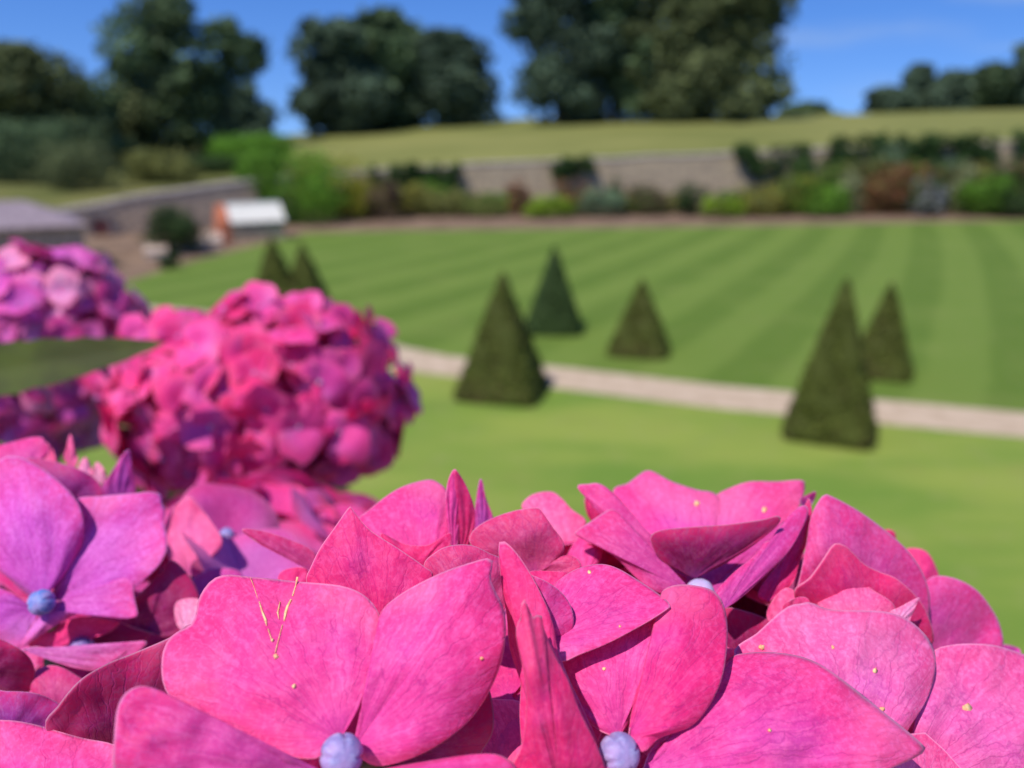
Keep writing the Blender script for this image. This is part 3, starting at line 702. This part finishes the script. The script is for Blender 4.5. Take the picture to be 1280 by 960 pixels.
def fill(key):
    h = HEADS[key]; far = key in 'CD'; N = 300 if far else 150; pts = []
    for i in range(N):
        z = 1-2*(i+.5)/N; a = i*2.399963; r = math.sqrt(1-z*z); pts.append(Vector((r*math.cos(a), r*math.sin(a), z)))
    cand = []
    for n_ in pts:
        if n_.z < (-.85 if key == 'D' else -.55): continue
        n_ = (n_+Vector([random.uniform(-.09,.09) for _ in range(3)])).normalized()
        rr = h['rf']*(1+(random.uniform(-.06,.05) if not far else random.uniform(-.06,.04))); p = h['c']+n_*rr; p.z = h['c'].z+n_.z*rr*h['flat']
        if any((p-g['c']).length < g['rf']*.97 for k2, g in HEADS.items() if k2 != key): continue
        px, py, z = proj(p)
        if key == 'A' and py > 730: p = h['c']+n_*(rr-.005)
        if key == 'B' and px < 255 and py > 560: p = h['c']+n_*(rr-.013)
        vis = n_.dot((cam_pos-p).normalized())
        cand.append((vis, p, n_, px, py))
    cand.sort(key=lambda c: -c[0]); cand = cand[:98 if far else h['n']-8]
    budget = 24
    for i, (vis, p, n_, px, py) in enumerate(cand):
        inview = vis > -.15 and -60 < px < 1340 and py < 960
        q = n_.to_track_quat('Z', 'Y') @ Quaternion((0,0,1), random.uniform(0,6.28))
        q = q @ Quaternion((1,0,0), random.uniform(-.5,.5)*(1.05 if far else 1)) @ Quaternion((0,1,0), random.uniform(-.5,.5)*(1.05 if far else 1))
        cn = COLS[random.choice(h['cols'])]; j = random.uniform(.9,1.1); colr = tuple(min(1,c*j) for c in cn)+(1,)
        if key in 'CD' and inview and budget > 0:
            budget -= 1
            f = link('floret', PED, h['root']); f.location = p-h['c']; f.rotation_mode = 'QUATERNION'; f.rotation_quaternion = q
            for k in range(4):
                s = link('sepal', random.choice(PM), f); s.color = tuple(min(1, c*random.uniform(.93,1.07)) for c in colr[:3])+(1,)
                s.rotation_euler = (random.uniform(-.3,.3), random.uniform(-.60,.35), k*math.pi/2+random.uniform(-.15,.15)); s.location = (0,0,.0004*k); sc = random.uniform(.85,1.08); s.scale = (sc,)*3
        else:
            f = link('floret', random.choice(FM), h['root']); f.location = p-h['c']; f.rotation_mode = 'QUATERNION'; f.rotation_quaternion = q; f.color = colr
        sc = random.uniform(.86,1.1)*(.74 if far else 1); f.scale = (sc,)*3
        if inview and not (key == 'A' and py > 760):
            b = link('bud', BUD, f); b.location = (0,0,.0012); b.color = random.choice(BUDC) if key in 'AB' else random.choice([(.45,.16,.42,1),(.40,.30,.40,1),(.5,.1,.35,1)]); bs = random.uniform(.6,.85) if key in 'AB' else random.uniform(.45,.65); b.scale = (bs,)*3
for k_ in 'ABCDE': fill(k_)
for k_, h in HEADS.items():        # crowded florets inside each head; crevice shade is put into their dark colour
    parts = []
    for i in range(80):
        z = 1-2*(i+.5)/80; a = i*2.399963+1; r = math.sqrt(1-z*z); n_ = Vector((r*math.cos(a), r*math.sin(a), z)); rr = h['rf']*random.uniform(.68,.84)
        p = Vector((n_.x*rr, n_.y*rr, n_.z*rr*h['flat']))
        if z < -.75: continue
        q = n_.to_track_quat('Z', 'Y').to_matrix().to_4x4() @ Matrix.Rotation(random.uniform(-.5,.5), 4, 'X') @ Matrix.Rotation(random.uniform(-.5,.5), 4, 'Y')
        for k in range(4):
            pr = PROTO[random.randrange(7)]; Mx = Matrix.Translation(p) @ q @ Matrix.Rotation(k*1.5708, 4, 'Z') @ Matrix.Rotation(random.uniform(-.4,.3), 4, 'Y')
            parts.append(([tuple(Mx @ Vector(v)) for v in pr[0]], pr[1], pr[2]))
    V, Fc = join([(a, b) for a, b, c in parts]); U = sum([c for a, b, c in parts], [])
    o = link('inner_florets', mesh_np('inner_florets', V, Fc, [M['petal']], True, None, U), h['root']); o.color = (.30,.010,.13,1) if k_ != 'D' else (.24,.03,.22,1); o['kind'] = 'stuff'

def floret(key, name_col, sepals, bud=None, bcol=(.30,.26,.62,1), brot=(0,0,0), bscale=1.0):
    h = HEADS[key]; ms = [hero(*s[:6], **(s[6] if len(s) > 6 else {})) for s in sepals]
    o0 = Vector(ms[0][1])+ (h['c']-Vector(ms[0][1])).normalized()*.0035
    d = (h['c']-o0)*.3
    V, Fc = tube([d, d*.4, (0,0,0)], [.0007,.0009,.0014], 8)
    f = link('floret', mesh_np('floret', V, Fc, [M['stem']]), h['root'], o0-h['c'])
    for me, o_, c in ms:
        s = link('sepal', me, f, Vector(o_)-o0); s.color = c
        md = s.modifiers.new('thickness', 'SOLIDIFY'); md.thickness = .00013; md.offset = 0
    if bud:
        b = link('bud', BUD, f, Vector(pix(bud[0], bud[1], bud[2]/1000))-o0); b.color = bcol; b.rotation_euler = brot; b.scale = (bscale,)*3
    return f
# ---- head A
P1 = ((425,925),77,-.8,5,[(395,948),(345,942),(300,930),(240,897),(207,862),(203,820),(215,795),(238,782),(245,768),(249,748),(262,728),(280,719),(310,721),(370,727),(430,733),(462,750),(478,780),(478,815),(462,860),(445,890)],'pink',
  dict(bulge=2.4, wav=2.0, spots=[(345,821,2.6),(367,858,2.2),(340,800,1.5)], scars=[[(313,722,.6),(318,735,.8),(322,748,.6)],[(324,752,.7),(328,764,2.4),(331,774,3.4),(333,782,1.2)],[(335,786,.5),(340,802,.6)],[(372,721,2.2),(370,731,.7),(366,745,1.0)],[(364,749,1.6),(359,758,3.6),(357,766,2.8),(355,776,1.0)],[(353,781,.6),(348,800,.6),(344,816,.5)],[(350,752,.5),(347,766,1.2),(349,774,.5)]]))
P2 = ((441,937),77.8,.5,3,[(452,900),(470,860),(479,815),(474,772),(498,745),(550,717),(600,700),(611,698),(616,702),(613,722),(618,737),(629,760),(632,790),(625,832),(602,880),(570,915),(520,945),(470,957)],'pink',
  dict(bulge=2.6, wav=1.8, spots=[(602,823,1.8)]))
P3 = ((410,968),74,1.2,2.2,[(365,962),(330,945),(260,905),(215,872),(182,858),(160,864),(147,885),(143,920),(143,965),(170,1015),(280,1040),(370,1010)],'mauve',dict(bulge=2.2,wav=2.2))
P2c = ((440,985),73,0,6,[(465,966),(535,952),(598,943),(628,946),(646,965),(630,1010),(500,1030)],'pink',{})
floret('A', '', [P1,P2,P3,P2c], bud=(427,944,74.6), bcol=(.22,.20,.44,1), brot=(1.05,.25,.3))
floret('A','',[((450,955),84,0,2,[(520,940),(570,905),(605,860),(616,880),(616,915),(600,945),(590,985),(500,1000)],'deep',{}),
               ((478,805),91,.5,1.6,[(440,790),(395,760),(383,725),(387,712),(400,685),(420,657),(434,637),(438,633),(443,640),(462,662),(500,687),(530,708),(541,722),(520,770)],'hot',dict(bulge=1.8,wav=1.0,crease=-2.2)),
               ((600,770),94,1,1.5,[(560,750),(530,710),(545,690),(565,682),(590,682),(612,692),(628,702),(634,740),(625,775)],'brown',{})])
P13b = ((705,1010),76,2,1.4,[(642,1005),(638,962),(650,938),(657,905),(658,860),(652,825),(646,797),(646,782),(651,772),(652,752),(656,750),(661,763),(667,773),(673,767),(677,770),(679,785),(692,815),(710,850),(725,890),(745,930),(757,965),(760,1010)],'red',dict(bulge=2.0,ripple=.1,wav=2.0))
P13a = ((702,1000),80.5,-1.5,1.7,[(660,960),(650,900),(651,850),(641,822),(636,800),(634,770),(628,735),(624,700),(624,678),(630,676),(645,690),(666,722),(688,770),(697,812),(712,850),(735,900),(758,955),(765,1000)],'hot',dict(bulge=1.2,wav=1.4,ripple=.1))
P12 = ((650,802),86.3,0,1,[(645,760),(652,722),(668,720),(695,735),(711,753),(717,775),(712,793),(700,801),(688,803),(670,810)],'mauve',{})
P16 = ((682,800),86.2,-2.0,9,[(676,775),(688,738),(712,716),(742,706),(768,709),(803,729),(830,748),(838,757),(832,763),(805,780),(760,804),(725,818),(700,826)],'pink',dict(bulge=.9,wav=1.2,ripple=.2,spots=[(737,715,1.6),(775,783,1.1)]))
floret('A','',[P13b,P13a,P12,P16])
P15 = ((772,922),82,-.3,5,[(745,910),(722,885),(706,852),(698,822),(740,800),(800,755),(836,748),(838,770),(822,810),(800,860),(787,900)],'pink',dict(bulge=1.6,wav=1.4,spots=[(755,836,1.8)]))
P17 = ((786,920),80.8,.5,5,[(793,875),(812,820),(832,775),(838,757),(826,742),(842,732),(868,732),(893,740),(906,762),(909,800),(902,848),(884,885),(862,908),(825,922),(803,940)],'hot',dict(bulge=1.9,wav=1.4))
P18 = ((803,965),80.6,1,5,[(815,935),(838,922),(878,895),(902,862),(911,825),(938,816),(980,817),(1020,828),(1065,859),(1110,895),(1155,933),(1150,943),(1110,962),(1010,1005),(860,1020)],'pink',dict(bulge=2.6,wav=2.4,spots=[(962,913,1.8)]))
P18b = ((775,975),77,0,4,[(735,1000),(700,985),(735,955),(760,960)],'mauve',{})
floret('A','',[P15,P17,P18,P18b], bud=(774,942,78.6), bcol=(.25,.21,.44,1), brot=(1.0,-.15,.5), bscale=1.0)
P19 = ((1065,965),89.5,1.5,6,[(990,900),(918,823),(948,790),(982,760),(1000,755),(1012,753),(1040,762),(1100,764),(1130,772),(1155,792),(1168,815),(1168,842),(1158,875),(1135,912),(1110,960)],'light',dict(bulge=2.4,wav=3.0,spots=[(1102,887,3.0),(1105,893,2.0),(1041,809,1.8),(1094,838,2.4),(952,809,2.6)]))
P20 = ((1120,990),93,2.6,5,[(1128,930),(1150,885),(1165,845),(1166,815),(1190,806),(1230,805),(1262,812),(1300,830),(1345,880),(1350,960),(1250,1030)],'light',dict(bulge=2.2,wav=3.4,spots=[(1209,885,4.5),(1183,956,2.5)]))
floret('A','',[P19,P20])
P21 = ((1135,855),116,3,1,[(1140,790),(1150,745),(1163,722),(1190,722),(1220,737),(1242,765),(1252,790),(1250,812),(1210,840)],'mauve',dict(wav=2))
P22 = ((1060,800),111,3,1,[(1020,800),(990,770),(1000,720),(1008,680),(1014,645),(1027,621),(1036,619),(1075,640),(1115,670),(1140,695),(1157,725),(1162,760),(1150,800)],'mauve',dict(bulge=2.5,wav=2))
P23 = ((1090,810),107.5,1,-.8,[(1020,780),(992,742),(1012,722),(1028,700),(1040,682),(1048,679),(1060,685),(1080,705),(1100,715),(1120,723),(1145,745),(1160,770),(1166,803),(1140,820)],'red',dict(bulge=.6,wav=2))
P24 = ((1075,800),103.2,0,5,[(1040,790),(1022,757),(1035,737),(1055,724),(1072,724),(1090,737),(1118,758),(1112,790)],'light',{})
P24b = ((1120,785),103.6,0,2,[(1110,768),(1128,757),(1148,747),(1147,752),(1140,768),(1134,782)],'pale',dict(bulge=.3,wav=.3,ripple=0))
floret('A','',[P21,P22,P23]); floret('A','',[P24,P24b,((995,775),101.8,0,3,[(978,762),(985,752),(1002,746),(1012,752),(1012,775)],'brown',dict(bulge=.3,wav=.5)),
   ((985,790),107,0,4,[(960,775),(963,755),(982,735),(1002,748),(1005,780)],'light',dict(bulge=.5))])
P26L = ((872,737),114,0,11,[(830,715),(790,670),(766,616),(785,604),(804,590),(815,589),(840,602),(870,612),(897,620),(905,660),(893,710)],'pink',dict(bulge=2.5,wav=1.5,spots=[(871,629,2.5)]))
P26R = ((876,737),113.6,1,11,[(875,690),(880,645),(893,621),(915,609),(938,602),(970,602),(1001,600),(1006,606),(1003,622),(985,660),(930,715)],'pink',dict(bulge=2.2,wav=1.5,spots=[(955,637,2.8)]))
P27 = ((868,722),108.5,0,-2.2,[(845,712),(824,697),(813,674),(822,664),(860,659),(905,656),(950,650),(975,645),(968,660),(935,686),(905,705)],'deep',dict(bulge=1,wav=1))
P28 = ((858,722),111,-1,5,[(830,708),(800,692),(770,667),(748,642),(735,625),(721,608),(735,605),(750,605),(770,620),(795,650),(820,675),(842,698)],'mauve',dict(bulge=.8,wav=1))
floret('A','',[P26L,P26R,P27,P28])
P29 = ((868,742),107,0,5,[(842,745),(815,737),(795,722),(770,697),(750,684),(722,670),(719,665),(738,652),(760,638),(770,639),(778,650),(788,675),(805,700),(832,722)],'mauve',dict(bulge=1.4,wav=1,ripple=.1))
P31 = ((880,742),110,.5,8,[(850,725),(870,700),(915,690),(985,648),(1003,634),(975,678),(925,725),(900,748)],'mauve',{})
P30 = ((903,762),102.5,1.5,5,[(893,744),(915,718),(940,697),(952,685),(956,678),(968,674),(973,662),(985,646),(1002,632),(1010,636),(1005,655),(985,690),(950,725),(925,748)],'mauve',dict(bulge=.5,wav=.6,ripple=.1))
P30b = ((960,752),108.5,.6,3,[(948,740),(985,690),(1004,655),(1010,622),(1015,640),(1010,675),(1000,700),(990,730)],'hot',dict(bulge=.5))
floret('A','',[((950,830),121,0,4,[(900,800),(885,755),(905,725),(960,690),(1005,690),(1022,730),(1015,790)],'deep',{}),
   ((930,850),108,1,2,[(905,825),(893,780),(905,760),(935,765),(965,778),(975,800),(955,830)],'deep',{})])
floret('A','',[P31,P29,P30,P30b], bud=(875,742,107.6), bcol=(.45,.42,.70,1))
P10 = ((668,720),103,0,1,[(640,716),(610,700),(588,680),(590,665),(605,653),(628,643),(650,637),(669,635),(676,638),(690,658),(703,675),(705,687),(700,696),(712,694),(724,701),(724,712),(700,719)],'brown',dict(bulge=1.2,wav=2.4,ripple=.4))
P7 = ((528,715),104,0,9,[(490,690),(440,662),(462,637),(498,611),(533,600),(547,603),(558,614),(561,640),(564,662),(555,685)],'pink',dict(bulge=1.6))
P7b = ((528,712),101.5,0,1,[(500,700),(475,667),(505,680),(535,681),(562,666),(562,682),(545,700)],'hot',dict(bulge=.4,wav=.5))
floret('A','',[P10,((690,745),98,0,4,[(670,728),(662,715),(688,714),(714,717),(705,730)],'hot',dict(bulge=.3,wav=.4)),((640,690),117,0,7,[(610,690),(600,665),(620,655),(655,640),(680,650),(690,680)],'mauve',{})])
floret('A','',[P7,P7b,((567,690),106,7,2,[(562,675),(557,640),(559,606),(566,588),(571,590),(572,620),(573,650),(572,682)],'pink',dict(bulge=.2,wav=.4,ripple=0)),
   ((576,692),107,5,1,[(566,680),(569,650),(566,615),(568,589),(573,591),(585,612),(593,638),(592,665),(586,685)],'red',dict(bulge=.2,wav=.4,ripple=0)),])
floret('A','',[((604,680),116,5,2,[(591,668),(593,640),(597,612),(600,599),(603,602),(607,622),(615,642),(617,660)],'purple',dict(bulge=.2,wav=.4,ripple=0)),
   ((708,700),119,0,7,[(690,672),(668,645),(652,634),(660,622),(673,616),(690,615),(702,623),(715,637),(732,650),(728,665),(715,685)],'light',{}),
   ((725,725),112,0,6,[(708,705),(715,683),(735,662),(752,675),(748,705)],'pink',{}),
   ((745,660),124,0,2,[(733,640),(732,620),(745,625),(760,645)],'red',dict(bulge=.2))])
floret('A','',[((1150,745),130,0,4,[(1130,715),(1130,690),(1140,685),(1157,689),(1168,705),(1173,728)],'hot',{}),
   ((1255,830),126,0,1,[(1245,815),(1250,806),(1268,808),(1276,815),(1270,830)],'purple',dict(bulge=.2)),
   ((1110,690),132,0,1,[(1102,675),(1104,663),(1117,664),(1120,680)],'red',dict(bulge=.2)),
   ((1006,640),124,0,1,[(1000,625),(1010,618),(1020,615),(1016,628)],'plum',dict(bulge=.2))])
# ---- head B
L1 = ((54,750),124,0,3.5,[(40,748),(10,722),(-22,690),(-28,630),(-12,590),(0,575),(14,570),(34,575),(65,595),(93,622),(104,648),(103,675),(92,703),(72,728)],'orchid',dict(bulge=2.2,wav=1.6,crease=1.6))
L2 = ((64,750),126,.6,4.5,[(80,722),(98,692),(105,655),(95,625),(130,620),(165,617),(185,615),(201,618),(203,630),(207,638),(205,655),(209,672),(207,692),(196,710),(172,732),(150,745),(100,752)],'orchid',dict(bulge=1.6,wav=2.4))
L3 = ((56,762),124,0,5.5,[(75,752),(100,748),(135,732),(170,716),(167,738),(172,765),(171,771),(150,773),(120,768),(95,768),(65,785),(40,802),(25,810),(38,785)],'orchid',dict(bulge=1.0,wav=1.8,ripple=.2))
L4 = ((44,764),125.5,-.5,2,[(20,745),(-5,735),(-35,745),(-30,785),(-5,800),(22,810),(36,790),(45,775)],'purple',{})
floret('B','',[L1,L2,L3,L4], bud=(52,753,122.0), bcol=(.07,.19,.52,1), brot=(1.0,-.3,.2), bscale=.98)
floret('B','',[((60,812),127.5,0,1,[(35,806),(65,786),(100,771),(140,775),(150,779),(125,795),(85,797)],'hot',dict(bulge=.3,wav=.4)),
   ((28,812),119,.8,1.5,[(55,809),(100,825),(135,828),(152,820),(175,803),(184,804),(165,824),(142,838),(112,838),(80,831),(50,820)],'lilac',dict(bulge=.3,wav=.6,ripple=.1)),
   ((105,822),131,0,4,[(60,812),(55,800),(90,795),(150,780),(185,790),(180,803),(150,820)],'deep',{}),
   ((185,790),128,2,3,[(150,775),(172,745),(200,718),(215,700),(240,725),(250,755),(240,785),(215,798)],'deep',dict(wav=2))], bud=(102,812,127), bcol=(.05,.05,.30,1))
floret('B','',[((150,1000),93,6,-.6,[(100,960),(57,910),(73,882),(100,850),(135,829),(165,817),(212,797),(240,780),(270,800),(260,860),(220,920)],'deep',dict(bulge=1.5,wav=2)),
   ((75,900),112,1,3,[(45,872),(37,852),(50,836),(70,832),(95,844),(110,858),(105,885)],'brown',{}),
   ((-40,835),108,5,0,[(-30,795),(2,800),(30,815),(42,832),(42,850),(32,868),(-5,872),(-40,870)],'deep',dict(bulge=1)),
   ((20,935),101,2,2,[(-20,910),(-20,865),(10,864),(42,866),(65,875),(75,885),(65,915)],'plum',dict(wav=2))])
floret('A','',[((60,1085),77,0,6.5,[(0,1050),(-60,960),(-40,905),(0,900),(40,905),(100,922),(145,932),(170,960),(160,1030)],'pink',dict(bulge=2,wav=2.4))])
floret('B','',[((235,722),148,0,4,[(212,700),(206,665),(214,640),(235,621),(248,632),(264,652),(278,678),(262,700)],'light',dict(wav=2)),
   ((95,640),136,2,1.5,[(60,610),(34,574),(62,576),(95,585),(118,598),(128,615),(115,630)],'plum',{}),
   ((145,640),142,8,1,[(118,625),(138,592),(160,562),(165,585),(169,625)],'purple',dict(bulge=.3,wav=.5,ripple=0)),
   ((20,600),141,0,5,[(-30,590),(-20,565),(18,552),(48,546),(57,553),(58,570)],'mauve',{})])
floret('B','',[((62,590),150,0,2,[(54,575),(53,560),(58,553),(66,562),(70,580)],'light',dict(bulge=.2,wav=.3)),
   ((90,590),151,0,2,[(80,572),(83,560),(88,543),(92,556),(97,575)],'light',dict(bulge=.2,wav=.3)),
   ((107,600),149,0,2,[(98,588),(101,577),(108,572),(115,588),(114,598)],'pale',dict(bulge=.2,wav=.3)),
   ((124,604),149,0,2,[(114,595),(118,582),(123,578),(133,592),(130,602)],'pale',dict(bulge=.2,wav=.3))])
floret('B','',[((392,715),112,1,1,[(360,697),(325,680),(302,662),(325,663),(358,673),(392,690)],'brown',dict(bulge=.2,wav=.4,ripple=0)),
   ((370,745),108,0,5,[(350,735),(348,720),(360,711),(383,711),(388,735)],'hot',dict(bulge=.2)),
   ((240,800),121,0,5,[(222,782),(218,760),(226,750),(250,750),(262,775)],'pale',dict(bulge=.3,wav=.5)),
   ((265,770),138,0,5,[(240,760),(232,735),(262,712),(300,715),(300,745)],'purple',{})])

# ---- the broad leaf and the shrub below
def leaf_blade(name, base, tip, width, fold, droop, nl=26, nw=11, mats=None, roll=0, wv=.04):
    base, tip = Vector(base), Vector(tip); ax = tip-base; L = ax.length; ax.normalize()
    side = ax.cross(Vector((0,0,1))).normalized(); side = Quaternion(ax, roll) @ side; up = side.cross(ax)
    V, Fc = [], []
    for i in range(nl):
        t = i/(nl-1); w = width*math.sin(math.pi*min(1, t**.85))**.75*(1+.05*math.sin(t*60))
        for j in range(nw):
            s = (j/(nw-1))*2-1
            p = base + ax*L*t + side*w*s*.5 + up*(fold*abs(s)*w - droop*L*(2*t-1)**2 + wv*w*math.cos(t*42+abs(s)*5)*abs(s))
            V.append(tuple(p))
    for i in range(nl-1):
        for j in range(nw-1): Fc.append((i*nw+j, i*nw+j+1, (i+1)*nw+j+1, (i+1)*nw+j))
    return V, Fc
def leaf_mat():
    t = NT('hydrangea_leaf'); g = t.n('ShaderNodeTexCoord').outputs['Object']
    n = t.noise(g, 60, 4); n2 = t.noise(g, 350, 3)
    c = t.mix(t.rng(n, .35, .65), (.028, .044, .004), (.062, .095, .006)); c = t.mix(t.math('MULTIPLY', n2, .3), c, (.03, .06, .01))
    p = t.bsdf(c, .6, .2, n2, .3, .0003); tr = t.n('ShaderNodeBsdfTranslucent'); tr.inputs[0].default_value = (.20, .32, .02, 1)
    ms = t.n('ShaderNodeMixShader'); ms.inputs[0].default_value = .22; t.l(p.outputs[0], ms.inputs[1]); t.l(tr.outputs[0], ms.inputs[2]); return t.done(ms.outputs[0])
M['leaf'] = leaf_mat()
lb = Vector(pix(-230, 500, .245)); lt = Vector(pix(208, 430, .262))
V, Fc = leaf_blade('leaf', lb, lt, .018, .05, -.012, roll=.95, wv=.012)
lo = empty('hydrangea_leaf', lb); tag(lo, 'blurred green leaf crossing in front of the lilac flower head at left', 'leaf')
link('blade', mesh_np('blade', [tuple(Vector(v)-lb) for v in V], Fc, [M['leaf']]), lo)
V, Fc = tube([(0,0,0),(-.03,.01,-.03),(-.05,.05,-.12),(-.03,.15,-.4),(0,.25,-1.1)], [.0014,.0018,.003,.005,.007]); link('stalk', mesh_np('stalk', V, Fc, [M['stem']]), lo)

sh = empty('hydrangea_shrub', (0,.45,H-1.35)); tag(sh, 'leafy green hydrangea shrub in deep shade beneath the flower heads', 'shrub')
parts = []; o_ = Vector((0,.45,H-1.35))
def add_leaf(cx, cy, cz, L, yaw, pitchv, roll):
    d = Vector((math.cos(yaw)*math.cos(pitchv), math.sin(yaw)*math.cos(pitchv), math.sin(pitchv)))
    b = Vector(cam2w(cx, cy, cz)); v, f = leaf_blade('l', b, b+d*L, L*.55, .08, random.uniform(.02,.12), 10, 5, roll=roll)
    parts.append(([tuple(Vector(q)-o_) for q in v], f))
for i in range(520):
    cz = random.uniform(.12,.75); cx = random.uniform(-.62,.30)
    lim = max(.125, .145*cz+.07)
    cy = lim + abs(random.gauss(0,.16))+.02
    if cx > -.30+.4*(.6-cz): cy += .05
    add_leaf(cx, cy, cz, random.uniform(.07,.12), random.uniform(0,6.28), random.uniform(-.5,.25), random.uniform(-.6,.6))
for i in range(110):
    z = random.uniform(.39,.50); x = random.uniform(-.25,-.095)*z/.44
    add_leaf(x, random.uniform(.052,.085)*z/.44, z, random.uniform(.03,.055), random.uniform(0,6.28), random.uniform(-.7,.1), random.uniform(-.6,.6))
# collar leaves just below the two blurred heads
for key, n_, yo in (('C', 16, .066), ('D', 12, .070)):
    cc = HEADS[key]['cam']
    for i in range(n_):
        a = i*6.283/n_+random.uniform(-.2,.2); rr = random.uniform(.0,.03)
        add_leaf(cc[0]+rr*math.cos(a), cc[1]+yo+random.uniform(0,.03), cc[2]+rr*math.sin(a), random.uniform(.055,.085), a, random.uniform(-.5,-.1), random.uniform(-.4,.4))
for i in range(150):
    x = random.uniform(-.34,-.12); z = random.uniform(.27,.40)
    add_leaf(x, .082+random.uniform(0,.05), z, random.uniform(.05,.09), random.uniform(0,6.28), random.uniform(-.6,.1), random.uniform(-.6,.6))
V, Fc = join(parts); link('foliage', mesh_np('foliage', V, Fc, [M['leaf']]), sh)
parts = []
for i in range(12):
    a = random.uniform(0,6.28); e = Vector((random.uniform(-.5,.25), random.uniform(-.25,.25), random.uniform(.8,1.0)))
    parts.append(tube([(0,0,0), e*.5+Vector((.03,.02,0)), e], [.009,.006,.003], 6))
V, Fc = join(parts); link('branches', mesh_np('branches', V, Fc, [M['bark']]), sh)
